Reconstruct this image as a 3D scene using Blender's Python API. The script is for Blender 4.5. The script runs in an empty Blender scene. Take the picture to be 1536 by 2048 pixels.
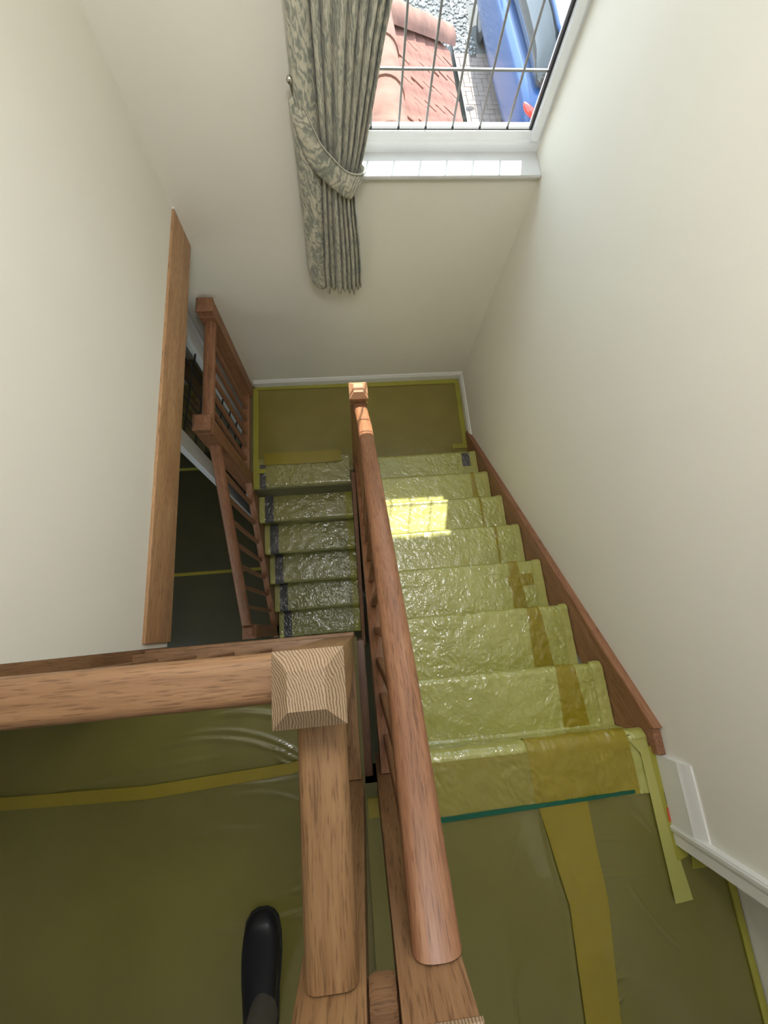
import bpy, bmesh, math, random
from mathutils import Vector, Matrix, noise
random.seed(7)
S = bpy.context.scene
C = S.collection

# ------------------------------------------------------------------ camera
F_PX = 819.7
rt = Vector((0.99501085, -0.0844765, 0.05307658))
up = Vector((0.06717595, 0.96062606, 0.26960148))
fw = Vector((0.07376173, 0.26469093, -0.96150815))
cam_d = bpy.data.cameras.new('camera')
cam = bpy.data.objects.new('camera', cam_d)
C.objects.link(cam)
cam.matrix_world = Matrix(((rt.x, up.x, -fw.x, -0.9908), (rt.y, up.y, -fw.y, 0.4653), (rt.z, up.z, -fw.z, 1.5342), (0, 0, 0, 1)))
cam_d.sensor_fit = 'VERTICAL'
cam_d.sensor_height = 24.0
cam_d.lens = 24.0 * F_PX / 2048.0
cam_d.clip_start = 0.02
cam_d.clip_end = 200
S.camera = cam

# ------------------------------------------------------------------ world, sun, exposure
W = bpy.data.worlds.new('sky')
S.world = W
W.use_nodes = True
bg = W.node_tree.nodes['Background']
bg.inputs[0].default_value = (0.70, 0.85, 1.0, 1)
bg.inputs[1].default_value = 2.3
sun_d = bpy.data.lights.new('sun', 'SUN')
sun_d.energy = 7.5
sun_d.angle = 0.009
sun_d.color = (1.0, 0.94, 0.84)
sun = bpy.data.objects.new('sun', sun_d)
C.objects.link(sun)
SUN_DIR = Vector((-0.228, -1.0, -1.10)).normalized()
sun.rotation_euler = SUN_DIR.to_track_quat('-Z', 'Y').to_euler()
sun.location = (3, 12, 14)
vs = S.view_settings
vs.view_transform = 'Standard'
vs.look = 'None'
vs.gamma = 1.0
vs.use_curve_mapping = False
vs.exposure = 0.9

# ------------------------------------------------------------------ materials
MATS = {}
def nt(name):
    m = bpy.data.materials.new(name)
    m.use_nodes = True
    MATS[name] = m
    t = m.node_tree
    return m, t, t.nodes['Principled BSDF']
def N(t, typ, **kw):
    n = t.nodes.new(typ)
    for k, v in kw.items():
        if k.startswith('_'):
            setattr(n, k[1:], v)
        else:
            n.inputs[k.replace('__', ' ')].default_value = v
    return n
def L(t, a, b):
    t.links.new(a, b)
def ramp(t, fac, stops):
    r = t.nodes.new('ShaderNodeValToRGB')
    el = r.color_ramp.elements
    while len(el) < len(stops):
        el.new(0.5)
    for e, (p, c) in zip(el, stops):
        e.position = p
        e.color = (c[0], c[1], c[2], 1)
    L(t, fac, r.inputs[0])
    return r
def coords(t, scale=(1, 1, 1), rot=(0, 0, 0)):
    tc = t.nodes.new('ShaderNodeTexCoord')
    src = tc.outputs['Object']
    if any(rot):                      # turn the piece first, then stretch along its length
        mr = t.nodes.new('ShaderNodeMapping')
        mr.inputs['Rotation'].default_value = rot
        L(t, src, mr.inputs['Vector'])
        src = mr.outputs[0]
    mp = t.nodes.new('ShaderNodeMapping')
    mp.inputs['Scale'].default_value = scale
    L(t, src, mp.inputs['Vector'])
    return mp.outputs[0]
def bump(t, h, p, strength=0.3, dist=0.002):
    b = N(t, 'ShaderNodeBump', Strength=strength, Distance=dist)
    L(t, h, b.inputs['Height'])
    L(t, b.outputs[0], p.inputs['Normal'])
    return b

def plain(name, col, rough=0.5, metal=0.0, var=0.06, vscale=6.0, bscale=0.0, bstr=0.1, coat=0.0):
    m, t, p = nt(name)
    v = coords(t)
    n = N(t, 'ShaderNodeTexNoise', Scale=vscale, Detail=4.0)
    L(t, v, n.inputs['Vector'])
    a = [max(0, c * (1 - var)) for c in col]
    b = [min(1, c * (1 + var)) for c in col]
    r = ramp(t, n.outputs['Fac'], [(0.3, a), (0.7, b)])
    L(t, r.outputs[0], p.inputs['Base Color'])
    p.inputs['Roughness'].default_value = rough
    p.inputs['Metallic'].default_value = metal
    p.inputs['Coat Weight'].default_value = coat
    p.inputs['Coat Roughness'].default_value = 0.1
    if bscale:
        n2 = N(t, 'ShaderNodeTexNoise', Scale=bscale, Detail=3.0)
        L(t, v, n2.inputs['Vector'])
        bump(t, n2.outputs['Fac'], p, bstr, 0.002)
    return m

def wood(name, axis, dark, mid, light, rot=(0, 0, 0), rough=0.55, coat=0.05):
    m, t, p = nt(name)
    sc = [110.0, 110.0, 110.0]
    sc[axis] = 4.5
    # the grain runs along the length of the piece
    v = coords(t, tuple(sc), rot)
    n = N(t, 'ShaderNodeTexNoise', Scale=1.0, Detail=6.0, Roughness=0.65, Distortion=0.4)
    L(t, v, n.inputs['Vector'])
    sc2 = [16.0, 16.0, 16.0]
    sc2[axis] = 1.6
    v2 = coords(t, tuple(sc2), rot)
    n2 = N(t, 'ShaderNodeTexNoise', Scale=1.0, Detail=3.0, Distortion=1.2)
    L(t, v2, n2.inputs['Vector'])
    mx = N(t, 'ShaderNodeMix', _data_type='FLOAT')
    mx.inputs[0].default_value = 0.45
    L(t, n.outputs['Fac'], mx.inputs[2])
    L(t, n2.outputs['Fac'], mx.inputs[3])
    r = ramp(t, mx.outputs[0], [(0.30, dark), (0.5, mid), (0.72, light)])
    # fine dark pores
    sc3 = [330.0, 330.0, 330.0]
    sc3[axis] = 22.0
    v3 = coords(t, tuple(sc3), rot)
    n3 = N(t, 'ShaderNodeTexNoise', Scale=1.0, Detail=2.0)
    L(t, v3, n3.inputs['Vector'])
    r3 = ramp(t, n3.outputs['Fac'], [(0.33, (0.45, 0.4, 0.35)), (0.47, (1, 1, 1))])
    mc = N(t, 'ShaderNodeMix', _data_type='RGBA', _blend_type='MULTIPLY')
    mc.inputs[0].default_value = 0.75
    L(t, r.outputs[0], mc.inputs[6])
    L(t, r3.outputs[0], mc.inputs[7])
    L(t, mc.outputs[2], p.inputs['Base Color'])
    p.inputs['Roughness'].default_value = rough
    p.inputs['Coat Weight'].default_value = coat
    p.inputs['Coat Roughness'].default_value = 0.25
    bump(t, n3.outputs['Fac'], p, 0.35, 0.0012)
    return m

SL = math.atan(0.79)
OAK = ((0.165, 0.082, 0.036), (0.265, 0.138, 0.064), (0.37, 0.21, 0.102))
RED = ((0.17, 0.070, 0.032), (0.29, 0.130, 0.062), (0.40, 0.20, 0.105))
GOLD = ((0.165, 0.085, 0.034), (0.265, 0.143, 0.061), (0.36, 0.21, 0.098))
wood('oak_x', 0, *OAK)
wood('oak_y', 1, *OAK)
wood('oak_z', 2, *OAK)
wood('gold_y', 1, *GOLD)
wood('gold_z', 2, *GOLD)
wood('fascia_y', 1, (0.33, 0.17, 0.078), (0.47, 0.265, 0.13), (0.58, 0.36, 0.19))
wood('red_slope', 1, *RED, rot=(SL, 0, 0), rough=0.48, coat=0.08)
wood('red_slope_up', 1, *RED, rot=(-0.57, 0, 0), rough=0.45)
wood('red_z', 2, *RED)
wood('red_y', 1, *RED)
wood('dark_y', 1, (0.06, 0.028, 0.014), (0.11, 0.05, 0.025), (0.17, 0.085, 0.045))

def end_grain(name, dark, light):
    m, t, p = nt(name)
    tc = t.nodes.new('ShaderNodeTexCoord')
    mp = t.nodes.new('ShaderNodeMapping')
    mp.inputs['Location'].default_value = (0.11, 0.03, 0.0)
    mp.inputs['Scale'].default_value = (1.0, 1.0, 0.15)
    L(t, tc.outputs['Object'], mp.inputs[0])
    w = N(t, 'ShaderNodeTexWave', Scale=85.0, Distortion=6.0, Detail=2.0, Detail__Scale=0.6)
    w.wave_type = 'RINGS'
    w.rings_direction = 'Z'
    L(t, mp.outputs[0], w.inputs['Vector'])
    n = N(t, 'ShaderNodeTexNoise', Scale=420.0, Detail=2.0)
    L(t, tc.outputs['Object'], n.inputs['Vector'])
    mx = N(t, 'ShaderNodeMix', _data_type='FLOAT')
    mx.inputs[0].default_value = 0.35
    L(t, w.outputs['Fac'], mx.inputs[2])
    L(t, n.outputs['Fac'], mx.inputs[3])
    r = ramp(t, mx.outputs[0], [(0.15, dark), (0.6, light)])
    L(t, r.outputs[0], p.inputs['Base Color'])
    p.inputs['Roughness'].default_value = 0.6
    bump(t, mx.outputs[0], p, 0.3, 0.001)
end_grain('oak_end', (0.13, 0.078, 0.043), (0.36, 0.25, 0.15))
end_grain('red_end', (0.30, 0.13, 0.06), (0.46, 0.25, 0.14))

def film(name, a, b, rough=0.42, coat=0.55, crease=1.0, scale=26.0):
    m, t, p = nt(name)
    v = coords(t)
    n = N(t, 'ShaderNodeTexNoise', Scale=3.0, Detail=5.0)
    L(t, v, n.inputs['Vector'])
    r = ramp(t, n.outputs['Fac'], [(0.3, a), (0.7, b)])
    L(t, r.outputs[0], p.inputs['Base Color'])
    p.inputs['Roughness'].default_value = rough
    p.inputs['Coat Weight'].default_value = coat
    p.inputs['Coat Roughness'].default_value = 0.07
    p.inputs['Coat IOR'].default_value = 1.75
    n2 = N(t, 'ShaderNodeTexNoise', Scale=scale, Detail=2.5, Roughness=0.5, Distortion=1.4)
    n2.noise_type = 'RIDGED_MULTIFRACTAL'
    L(t, v, n2.inputs['Vector'])
    n3 = N(t, 'ShaderNodeTexNoise', Scale=95.0, Detail=2.0)
    L(t, v, n3.inputs['Vector'])
    ad = N(t, 'ShaderNodeMath', _operation='MULTIPLY_ADD')
    L(t, n3.outputs['Fac'], ad.inputs[0])
    ad.inputs[1].default_value = 0.35
    L(t, n2.outputs['Fac'], ad.inputs[2])
    bp = N(t, 'ShaderNodeBump', Strength=min(1.0, 0.35 * crease), Distance=0.007)
    L(t, ad.outputs[0], bp.inputs['Height'])
    L(t, bp.outputs[0], p.inputs['Coat Normal'])
    bq = N(t, 'ShaderNodeBump', Strength=0.18 * crease, Distance=0.004)
    L(t, ad.outputs[0], bq.inputs['Height'])
    L(t, bq.outputs[0], p.inputs['Normal'])
    return m
OLA, OLB = (0.185, 0.175, 0.045), (0.225, 0.205, 0.055)
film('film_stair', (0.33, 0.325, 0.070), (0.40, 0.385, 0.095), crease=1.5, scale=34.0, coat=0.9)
film('film_lower_shaded', (0.215, 0.195, 0.045), (0.27, 0.245, 0.062), crease=1.5, scale=34.0, coat=0.9)  # stair film made darker: shade of the lower flight is in the colour
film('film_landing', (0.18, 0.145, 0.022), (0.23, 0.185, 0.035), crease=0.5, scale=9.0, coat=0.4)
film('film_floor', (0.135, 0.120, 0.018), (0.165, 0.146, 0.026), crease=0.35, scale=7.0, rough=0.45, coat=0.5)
film('film_hall_shaded', (0.032, 0.025, 0.003), (0.042, 0.033, 0.004), crease=0.2, scale=5.0, rough=0.65, coat=0.03)  # floor film made much darker: the dim hall is painted into the colour
film('overlap', (0.23, 0.195, 0.025), (0.28, 0.235, 0.04), crease=1.2, scale=20.0, coat=0.6)
film('tape_yellow', (0.23, 0.175, 0.006), (0.29, 0.22, 0.010), crease=0.6, scale=18.0, coat=0.4)
film('tape_pale', (0.36, 0.345, 0.085), (0.44, 0.415, 0.12), crease=0.4, scale=22.0, coat=0.25, rough=0.5)
film('tape_blue', (0.045, 0.042, 0.042), (0.075, 0.07, 0.068), crease=1.8, coat=0.6)
film('tape_lime', (0.28, 0.26, 0.025), (0.35, 0.32, 0.04), crease=0.4, coat=0.25, rough=0.5)
plain('tape_green', (0.0, 0.09, 0.05), 0.4)
plain('tape_red', (0.55, 0.08, 0.03), 0.5)
plain('tape_grey', (0.16, 0.17, 0.12), 0.5)
plain('plaster', (0.815, 0.785, 0.69), 0.75, var=0.015, vscale=2.0, bscale=160.0, bstr=0.05)
plain('ceiling_white', (0.85, 0.85, 0.83), 0.8, var=0.01)
plain('gloss_white', (0.80, 0.79, 0.75), 0.3, var=0.02, coat=0.3)
plain('sill_white', (0.66, 0.66, 0.65), 0.3, var=0.02, coat=0.3)
plain('upvc', (0.82, 0.84, 0.85), 0.22, var=0.01, coat=0.3)
plain('gasket', (0.02, 0.02, 0.022), 0.6)
plain('lead', (0.30, 0.31, 0.32), 0.45, metal=0.6)
plain('lead_dark', (0.025, 0.025, 0.025), 0.5)
plain('carpet', (0.16, 0.14, 0.06), 0.95, bscale=400, bstr=0.5)
plain('chrome', (0.5, 0.48, 0.44), 0.2, metal=1.0)
plain('terracotta', (0.20, 0.078, 0.058), 0.85, var=0.4, vscale=14.0, bscale=60, bstr=0.6)
plain('terracotta_pale', (0.215, 0.105, 0.08), 0.85, var=0.3, vscale=9.0, bscale=60, bstr=0.6)
plain('mortar', (0.42, 0.38, 0.33), 0.95, bscale=90, bstr=0.6)
plain('gutter', (0.03, 0.035, 0.035), 0.35)
plain('paver', (0.25, 0.20, 0.178), 0.9, var=0.12, vscale=3.0, bscale=120, bstr=0.4)
plain('paver_joint', (0.10, 0.085, 0.07), 0.95)
plain('pebble', (0.27, 0.27, 0.27), 0.8, var=0.55, vscale=14.0)
plain('gravel_bed', (0.12, 0.12, 0.118), 0.95, var=0.3, vscale=40.0)
plain('car_blue', (0.012, 0.060, 0.20), 0.35, var=0.03, coat=0.5)
plain('car_glass', (0.02, 0.025, 0.03), 0.06, coat=0.8)
plain('car_red', (0.60, 0.03, 0.02), 0.2, coat=1.0)
plain('car_black', (0.018, 0.018, 0.02), 0.5)
plain('car_grey', (0.35, 0.37, 0.40), 0.35, metal=0.8)
plain('leather', (0.008, 0.008, 0.011), 0.4, coat=0.04, bscale=300, bstr=0.1)
MATS['leather'].node_tree.nodes['Principled BSDF'].inputs['Specular IOR Level'].default_value = 0.25
plain('rubber', (0.012, 0.012, 0.012), 0.7)
plain('trouser', (0.085, 0.075, 0.06), 0.9, bscale=500, bstr=0.3)
plain('brick_wall', (0.36, 0.20, 0.15), 0.9, var=0.2)

m, t, p = nt('glass')
t.nodes.remove(p)
tr = N(t, 'ShaderNodeBsdfTransparent')
tr.inputs[0].default_value = (0.97, 0.985, 0.98, 1)
gl = N(t, 'ShaderNodeBsdfGlossy', Roughness=0.0)
lw = N(t, 'ShaderNodeLayerWeight', Blend=0.5)
pw5 = N(t, 'ShaderNodeMath', _operation='POWER')
L(t, lw.outputs['Facing'], pw5.inputs[0])
pw5.inputs[1].default_value = 5.0
fr = N(t, 'ShaderNodeMath', _operation='MULTIPLY_ADD')
L(t, pw5.outputs[0], fr.inputs[0])
fr.inputs[1].default_value = 0.95
fr.inputs[2].default_value = 0.045
ms = N(t, 'ShaderNodeMixShader')
L(t, fr.outputs[0], ms.inputs[0])
L(t, tr.outputs[0], ms.inputs[1])
L(t, gl.outputs[0], ms.inputs[2])
L(t, ms.outputs[0], t.nodes['Material Output'].inputs[0])

def fabric():
    m, t, p = nt('fabric')
    tc = t.nodes.new('ShaderNodeTexCoord')
    uv = tc.outputs['UV']
    n1 = N(t, 'ShaderNodeTexNoise', Scale=5.0, Detail=2.0, Distortion=3.0)
    L(t, uv, n1.inputs['Vector'])
    w = N(t, 'ShaderNodeTexWave', Scale=11.0, Distortion=12.0, Detail=3.0, Detail__Scale=1.5)
    w.bands_direction = 'DIAGONAL'
    L(t, uv, w.inputs['Vector'])
    n2 = N(t, 'ShaderNodeTexNoise', Scale=75.0, Detail=3.0, Distortion=2.0)
    L(t, uv, n2.inputs['Vector'])
    a = N(t, 'ShaderNodeMath', _operation='MULTIPLY_ADD')
    L(t, w.outputs['Fac'], a.inputs[0])
    a.inputs[1].default_value = 0.28
    L(t, n1.outputs['Fac'], a.inputs[2])
    b = N(t, 'ShaderNodeMath', _operation='MULTIPLY_ADD')
    L(t, n2.outputs['Fac'], b.inputs[0])
    b.inputs[1].default_value = 0.30
    L(t, a.outputs[0], b.inputs[2])
    r = ramp(t, b.outputs[0], [(0.58, (0.24, 0.25, 0.21)), (0.72, (0.31, 0.31, 0.25)), (0.82, (0.45, 0.43, 0.34)), (0.96, (0.58, 0.54, 0.42))])
    L(t, r.outputs[0], p.inputs['Base Color'])
    p.inputs['Roughness'].default_value = 0.9
    p.inputs['Sheen Weight'].default_value = 0.2
    bump(t, n2.outputs['Fac'], p, 0.25, 0.002)
fabric()
plain('lining', (0.62, 0.64, 0.66), 0.9)
plain('piping_cloth', (0.40, 0.38, 0.31), 0.9)

# ------------------------------------------------------------------ builders
def mesh_obj(name, verts, faces, mat, parent=None, smooth=False, angle=40, origin=None, uvs=None):
    """one mesh object; verts are world coordinates, stored relative to the origin of its thing"""
    o0 = Vector((0, 0, 0))
    if parent is not None:
        q = parent
        while q is not None:
            o0 = o0 + Vector(q.location)
            q = q.parent
    org = Vector(origin) if origin is not None else None
    base = org if org is not None else o0
    me = bpy.data.meshes.new(name)
    me.from_pydata([tuple(Vector(v) - base) for v in verts], [], faces)
    me.materials.append(MATS[mat])
    if uvs is not None:
        ul = me.uv_layers.new(name='UVMap')
        for lp in me.loops:
            ul.data[lp.index].uv = uvs[lp.vertex_index]
    bm = bmesh.new()
    bm.from_mesh(me)
    bmesh.ops.recalc_face_normals(bm, faces=bm.faces)
    bm.to_mesh(me)
    bm.free()
    if smooth:
        me.polygons.foreach_set('use_smooth', [True] * len(me.polygons))
        me.set_sharp_from_angle(angle=math.radians(angle))
    o = bpy.data.objects.new(name, me)
    C.objects.link(o)
    if org is not None:
        o.location = org - o0
    if parent is not None:
        o.parent = parent
    return o

def thing(name, loc, label, cat, group=None):
    o = bpy.data.objects.new(name, None)
    o.empty_display_size = 0.05
    C.objects.link(o)
    o.location = loc
    o['label'] = label
    o['category'] = cat
    if group:
        o['group'] = group
    return o
def tag(o, label, cat, group=None):
    o['label'] = label
    o['category'] = cat
    if group:
        o['group'] = group
    return o
def struct(o, label=None, cat=None):
    o['kind'] = 'structure'
    if label:
        o['label'] = label
    if cat:
        o['category'] = cat
    return o

def box_data(a, b, bev=0.0):
    """box, with chamfered edges when bev > 0"""
    x0, y0, z0 = a
    x1, y1, z1 = b
    if bev <= 0:
        v = [(x0, y0, z0), (x1, y0, z0), (x1, y1, z0), (x0, y1, z0), (x0, y0, z1), (x1, y0, z1), (x1, y1, z1), (x0, y1, z1)]
        f = [(0, 3, 2, 1), (4, 5, 6, 7), (0, 1, 5, 4), (1, 2, 6, 5), (2, 3, 7, 6), (3, 0, 4, 7)]
        return v, f
    bm = bmesh.new()
    bmesh.ops.create_cube(bm, size=1.0)
    for q in bm.verts:
        q.co = Vector(((x0 + x1) / 2 + q.co.x * (x1 - x0), (y0 + y1) / 2 + q.co.y * (y1 - y0), (z0 + z1) / 2 + q.co.z * (z1 - z0)))
    bmesh.ops.bevel(bm, geom=list(bm.edges), offset=bev, segments=2, profile=0.6, affect='EDGES')
    bm.verts.ensure_lookup_table()
    v = [tuple(q.co) for q in bm.verts]
    f = [tuple(q.index for q in fc.verts) for fc in bm.faces]
    bm.free()
    return v, f
def box(name, a, b, mat, parent=None, bev=0.0, origin=None):
    v, f = box_data(a, b, bev)
    return mesh_obj(name, v, f, mat, parent, smooth=bev > 0, angle=30, origin=origin)
def boxes(name, lst, mat, parent=None):
    V, Fc = [], []
    for a, b in lst:
        v, f = box_data(a, b)
        n = len(V)
        V += v
        Fc += [tuple(i + n for i in q) for q in f]
    return mesh_obj(name, V, Fc, mat, parent)

def rrect(w, h, r, seg=6):
    """rounded rectangle, centred in x, top at 0"""
    pts = []
    for cx, cy, a0 in ((w / 2 - r, -r, 0), (-w / 2 + r, -r, 90), (-w / 2 + r, -h + r, 180), (w / 2 - r, -h + r, 270)):
        for k in range(seg + 1):
            a = math.radians(a0 + 90 * k / seg)
            pts.append((cx + r * math.cos(a), cy + r * math.sin(a)))
    return pts
def rail_profile(w, h):
    """handrail section: domed top, rounded shoulders, narrower foot"""
    pts = []
    for k in range(25):
        a = math.radians(-25 + 230 * k / 24)
        pts.append((w / 2 * math.copysign(abs(math.cos(a)) ** 0.75, math.cos(a)), -h * 0.45 + h * 0.45 * math.copysign(abs(math.sin(a)) ** 0.85, math.sin(a))))
    pts.append((-w * 0.30, -h))
    pts.append((w * 0.30, -h))
    return pts
def sweep(name, prof, path, side, mat, parent=None, angle=40):
    """sweep a section (side offset, vertical offset) along a path; sections stay plumb"""
    V, Fc = [], []
    n = len(prof)
    sd = Vector(side)
    for q in path:
        for (a, b) in prof:
            V.append(Vector(q) + sd * a + Vector((0, 0, b)))
    for i in range(len(path) - 1):
        for k in range(n):
            k2 = (k + 1) % n
            Fc.append((i * n + k, i * n + k2, (i + 1) * n + k2, (i + 1) * n + k))
    Fc.append(tuple(range(n)))
    Fc.append(tuple(range((len(path) - 1) * n, len(path) * n)))
    return mesh_obj(name, V, Fc, mat, parent, smooth=True, angle=angle)

def square_stack(name, cx, cy, rings, mat, parent, origin=None):
    """lathe-like stack of squares: rings = [(half width, z), ...]"""
    V, Fc = [], []
    for h, z in rings:
        V += [(cx - h, cy - h, z), (cx + h, cy - h, z), (cx + h, cy + h, z), (cx - h, cy + h, z)]
    for i in range(len(rings) - 1):
        for k in range(4):
            k2 = (k + 1) % 4
            Fc.append((i * 4 + k, i * 4 + k2, i * 4 + 4 + k2, i * 4 + 4 + k))
    Fc.append((3, 2, 1, 0))
    n = (len(rings) - 1) * 4
    Fc.append((n, n + 1, n + 2, n + 3))
    return mesh_obj(name, V, Fc, mat, parent, origin=origin)
def newel(parent, cx, cy, z0, zc, mat, capmat, hw=0.047, foot=True, neck=True):
    """newel post: square body with a grooved neck; cap a truncated pyramid.  zc = rim of the cap"""
    ring = [(hw, zc - 0.055), (hw - 0.004, zc - 0.05), (hw - 0.004, zc - 0.044), (hw, zc - 0.04)] if neck else []
    body = square_stack('newel_post', cx, cy, [(hw * 0.6, z0 - (0.05 if foot else 0)), (hw, z0)] + ring + [(hw, zc - 0.012)], mat, parent)
    square_stack('newel_cap', cx, cy, [(hw - 0.003, zc - 0.012), (hw - 0.003, zc - 0.009), (hw + 0.003, zc - 0.007), (hw + 0.003, zc), (hw * 0.53, zc + 0.027)], capmat, body, origin=(cx, cy, zc))
    return body

def baluster_mesh(name, h, slope, w, mat):
    """one square baluster with plumb sides and ends cut to the pitch; origin at its foot"""
    V, Fc = [], []
    for z, sgn in ((0, 1), (h, 1)):
        for x, y in ((-w, -w), (w, -w), (w, w), (-w, w)):
            V.append((x, y, z + slope * y))
    Fc = [(0, 3, 2, 1), (4, 5, 6, 7), (0, 1, 5, 4), (1, 2, 6, 5), (2, 3, 7, 6), (3, 0, 4, 7)]
    me = bpy.data.meshes.new(name)
    me.from_pydata(V, [], Fc)
    bm = bmesh.new()
    bm.from_mesh(me)
    bmesh.ops.bevel(bm, geom=[e for e in bm.edges if abs(e.verts[0].co.z - e.verts[1].co.z) > h * 0.5], offset=0.003, segments=1, affect='EDGES')
    bm.to_mesh(me)
    bm.free()
    me.materials.append(MATS[mat])
    return me
def put(name, me, loc, parent):
    o = bpy.data.objects.new(name, me)
    C.objects.link(o)
    o.parent = parent
    o.location = Vector(loc) - Vector(parent.location)
    return o

# ------------------------------------------------------------------ dimensions (metres)
R_, G1, G2 = 0.19, 0.2409, 0.2264
YF = 2.464                    # far wall
ZH = -8 * R_                  # half landing
ZG = -14 * R_                 # hall floor
XL = -1.755                   # left wall of the stairwell
YN = 0.442                    # edge of the upper gallery
YT = 1.571                    # edge of the half landing above the lower flight
ZGR = -2.8                    # ground outside
ZC = 2.4                      # ceiling
WX0, WX1, WZ0, WZ1 = -1.02, 0.0, 0.14, 1.45     # window opening

# ------------------------------------------------------------------ shell
def slab(name, lst, mat):
    return struct(boxes(name, lst, mat))
slab('floor', [((-3.3, -1.7, -0.2), (-1.012, YN - 0.012, -0.004)), ((-1.012, -1.7, -0.2), (0.17, -0.03, -0.004))], 'carpet')
slab('floor_half_landing', [((XL - 0.02, YT - 0.02, ZH - 0.2), (0.0, YF, ZH - 0.004)), ((-0.93, 1.40, ZH - 0.2), (0.0, YT, ZH - 0.004))], 'carpet')
slab('floor_hall', [((-4.2, -2.0, ZG - 0.15), (0.1, 3.7, ZG - 0.004))], 'carpet')
slab('ceiling', [((-3.3, -1.7, ZC), (0.2, 2.8, ZC + 0.1))], 'ceiling_white')
slab('wall_right', [((0.0, -0.255, ZG), (0.13, 2.75, ZC)), ((0.0, -1.7, 2.0), (0.13, -0.255, ZC)), ((0.0, -1.7, 0), (0.13, -1.06, 2.0)), ((0.0, -2.0, ZG), (0.13, -0.255, -0.2)), ((0.165, -1.2, -0.2), (0.22, -0.2, 2.1))], 'plaster')
slab('wall_far', [((XL - 0.19, YF, ZG), (WX0, 2.75, ZC)), ((WX0, YF, ZG), (WX1, 2.75, WZ0 - 0.02)), ((WX0, YF, WZ1), (WX1, 2.75, ZC)), ((-4.2, YF, -0.58), (XL - 0.19, 2.75, ZC)), ((-4.2, YF, ZG), (-2.86, 2.75, -0.58))], 'plaster')
slab('wall_left', [((-1.86, YN + 0.012, -0.20), (XL, YF, ZC)), ((-3.3, YN + 0.012, -0.20), (-1.86, YN + 0.10, ZC)), ((-4.2, YN + 0.012, -0.22), (-1.86, YF, -0.20))], 'plaster')
slab('wall_back', [((-3.3, -1.8, -0.2), (0.2, -1.7, ZC)), ((-3.4, -1.7, -0.2), (-3.3, YN + 0.1, ZC))], 'plaster')
slab('wall_hall', [((-4.3, -2.0, ZG), (-4.2, 3.7, -0.2)), ((-4.2, -2.1, ZG), (0.1, -2.0, -0.2)), ((-4.2, 3.6, ZG), (-1.2, 3.7, -0.2)), ((-1.945, 2.75, ZG), (-1.2, 3.6, -0.45)), ((-4.2, 2.75, -0.5), (-1.945, 3.6, -0.4))], 'plaster')

# skirting boards with a moulded top
def skirt(name, a, b, nrm, h=0.085, t=0.018):
    prof = [(0, 0), (t, 0), (t, h * 0.72), (t * 0.72, h * 0.80), (t * 0.62, h * 0.90), (t * 0.3, h), (0, h)]
    return struct(sweep(name, prof, [a, b], nrm, 'gloss_white', angle=25))
skirt('baseboard_far', (XL + 0.02, YF, ZH), (0, YF, ZH), (0, -1, 0))
skirt('baseboard_right', (0, YF, ZH), (0, 1.86, ZH), (-1, 0, 0))
skirt('baseboard_landing', (0, -0.035, 0), (0, -0.262, 0), (-1, 0, 0), h=0.15, t=0.02)

# door on the upper landing (right), seen only as casing, lining and the foot of the leaf
casing = struct(box('door_1', (0.15, -1.05, 0.004), (0.163, -0.27, 1.98), 'gloss_white'), 'cream painted door set back in the right wall', 'door')
sweep('casing', [(-0.022, -2.0), (0.0, -2.0), (0.0, 0.0), (-0.022, 0.0)], [(0.0, -0.300, 2.0), (0.0, -0.243, 2.0)], (1, 0, 0), 'gloss_white', casing)
box('casing_bead', (-0.028, -0.262, 0.0), (-0.020, -0.246, 2.0), 'gloss_white', casing, bev=0.003)
box('lining', (0.0, -0.285, 0.0), (0.15, -0.262, 2.0), 'gloss_white', casing)
box('door_panel', (0.144, -0.92, 0.25), (0.15, -0.40, 0.95), 'gloss_white', casing, bev=0.002)

# timber fascia round the stairwell
struct(box('trim_1', (XL - 0.002, YN + 0.03, -0.205), (XL + 0.012, YF - 0.012, -0.006), 'fascia_y', bev=0.003), 'oak fascia board under the white left wall', 'fascia')
struct(box('trim_2', (XL + 0.012, YN - 0.014, -0.205), (-1.02, YN + 0.008, -0.004), 'oak_x', bev=0.003), 'oak fascia board along the gallery edge', 'fascia')
struct(box('trim_3', (-1.016, -0.02, -0.26), (-0.984, YN - 0.022, -0.03), 'dark_y', bev=0.006), 'dark stained board beside the narrow stair well', 'fascia')
struct(box('trim_4', (XL - 0.105, YN - 0.09, -0.20), (XL + 0.001, YN + 0.012, ZC), 'oak_z', bev=0.004), 'oak post at the end of the white left wall', 'post')
struct(box('trim_5', (XL - 0.008, YF - 0.011, -0.205), (XL + 0.0125, YF - 0.001, -0.004), 'gloss_white'), 'thin cream bead at the end of the oak fascia', 'bead')
struct(box('trim_6', (-1.012, -0.045, -0.2), (0.0, -0.03, -0.006), 'dark_y'))

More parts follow.
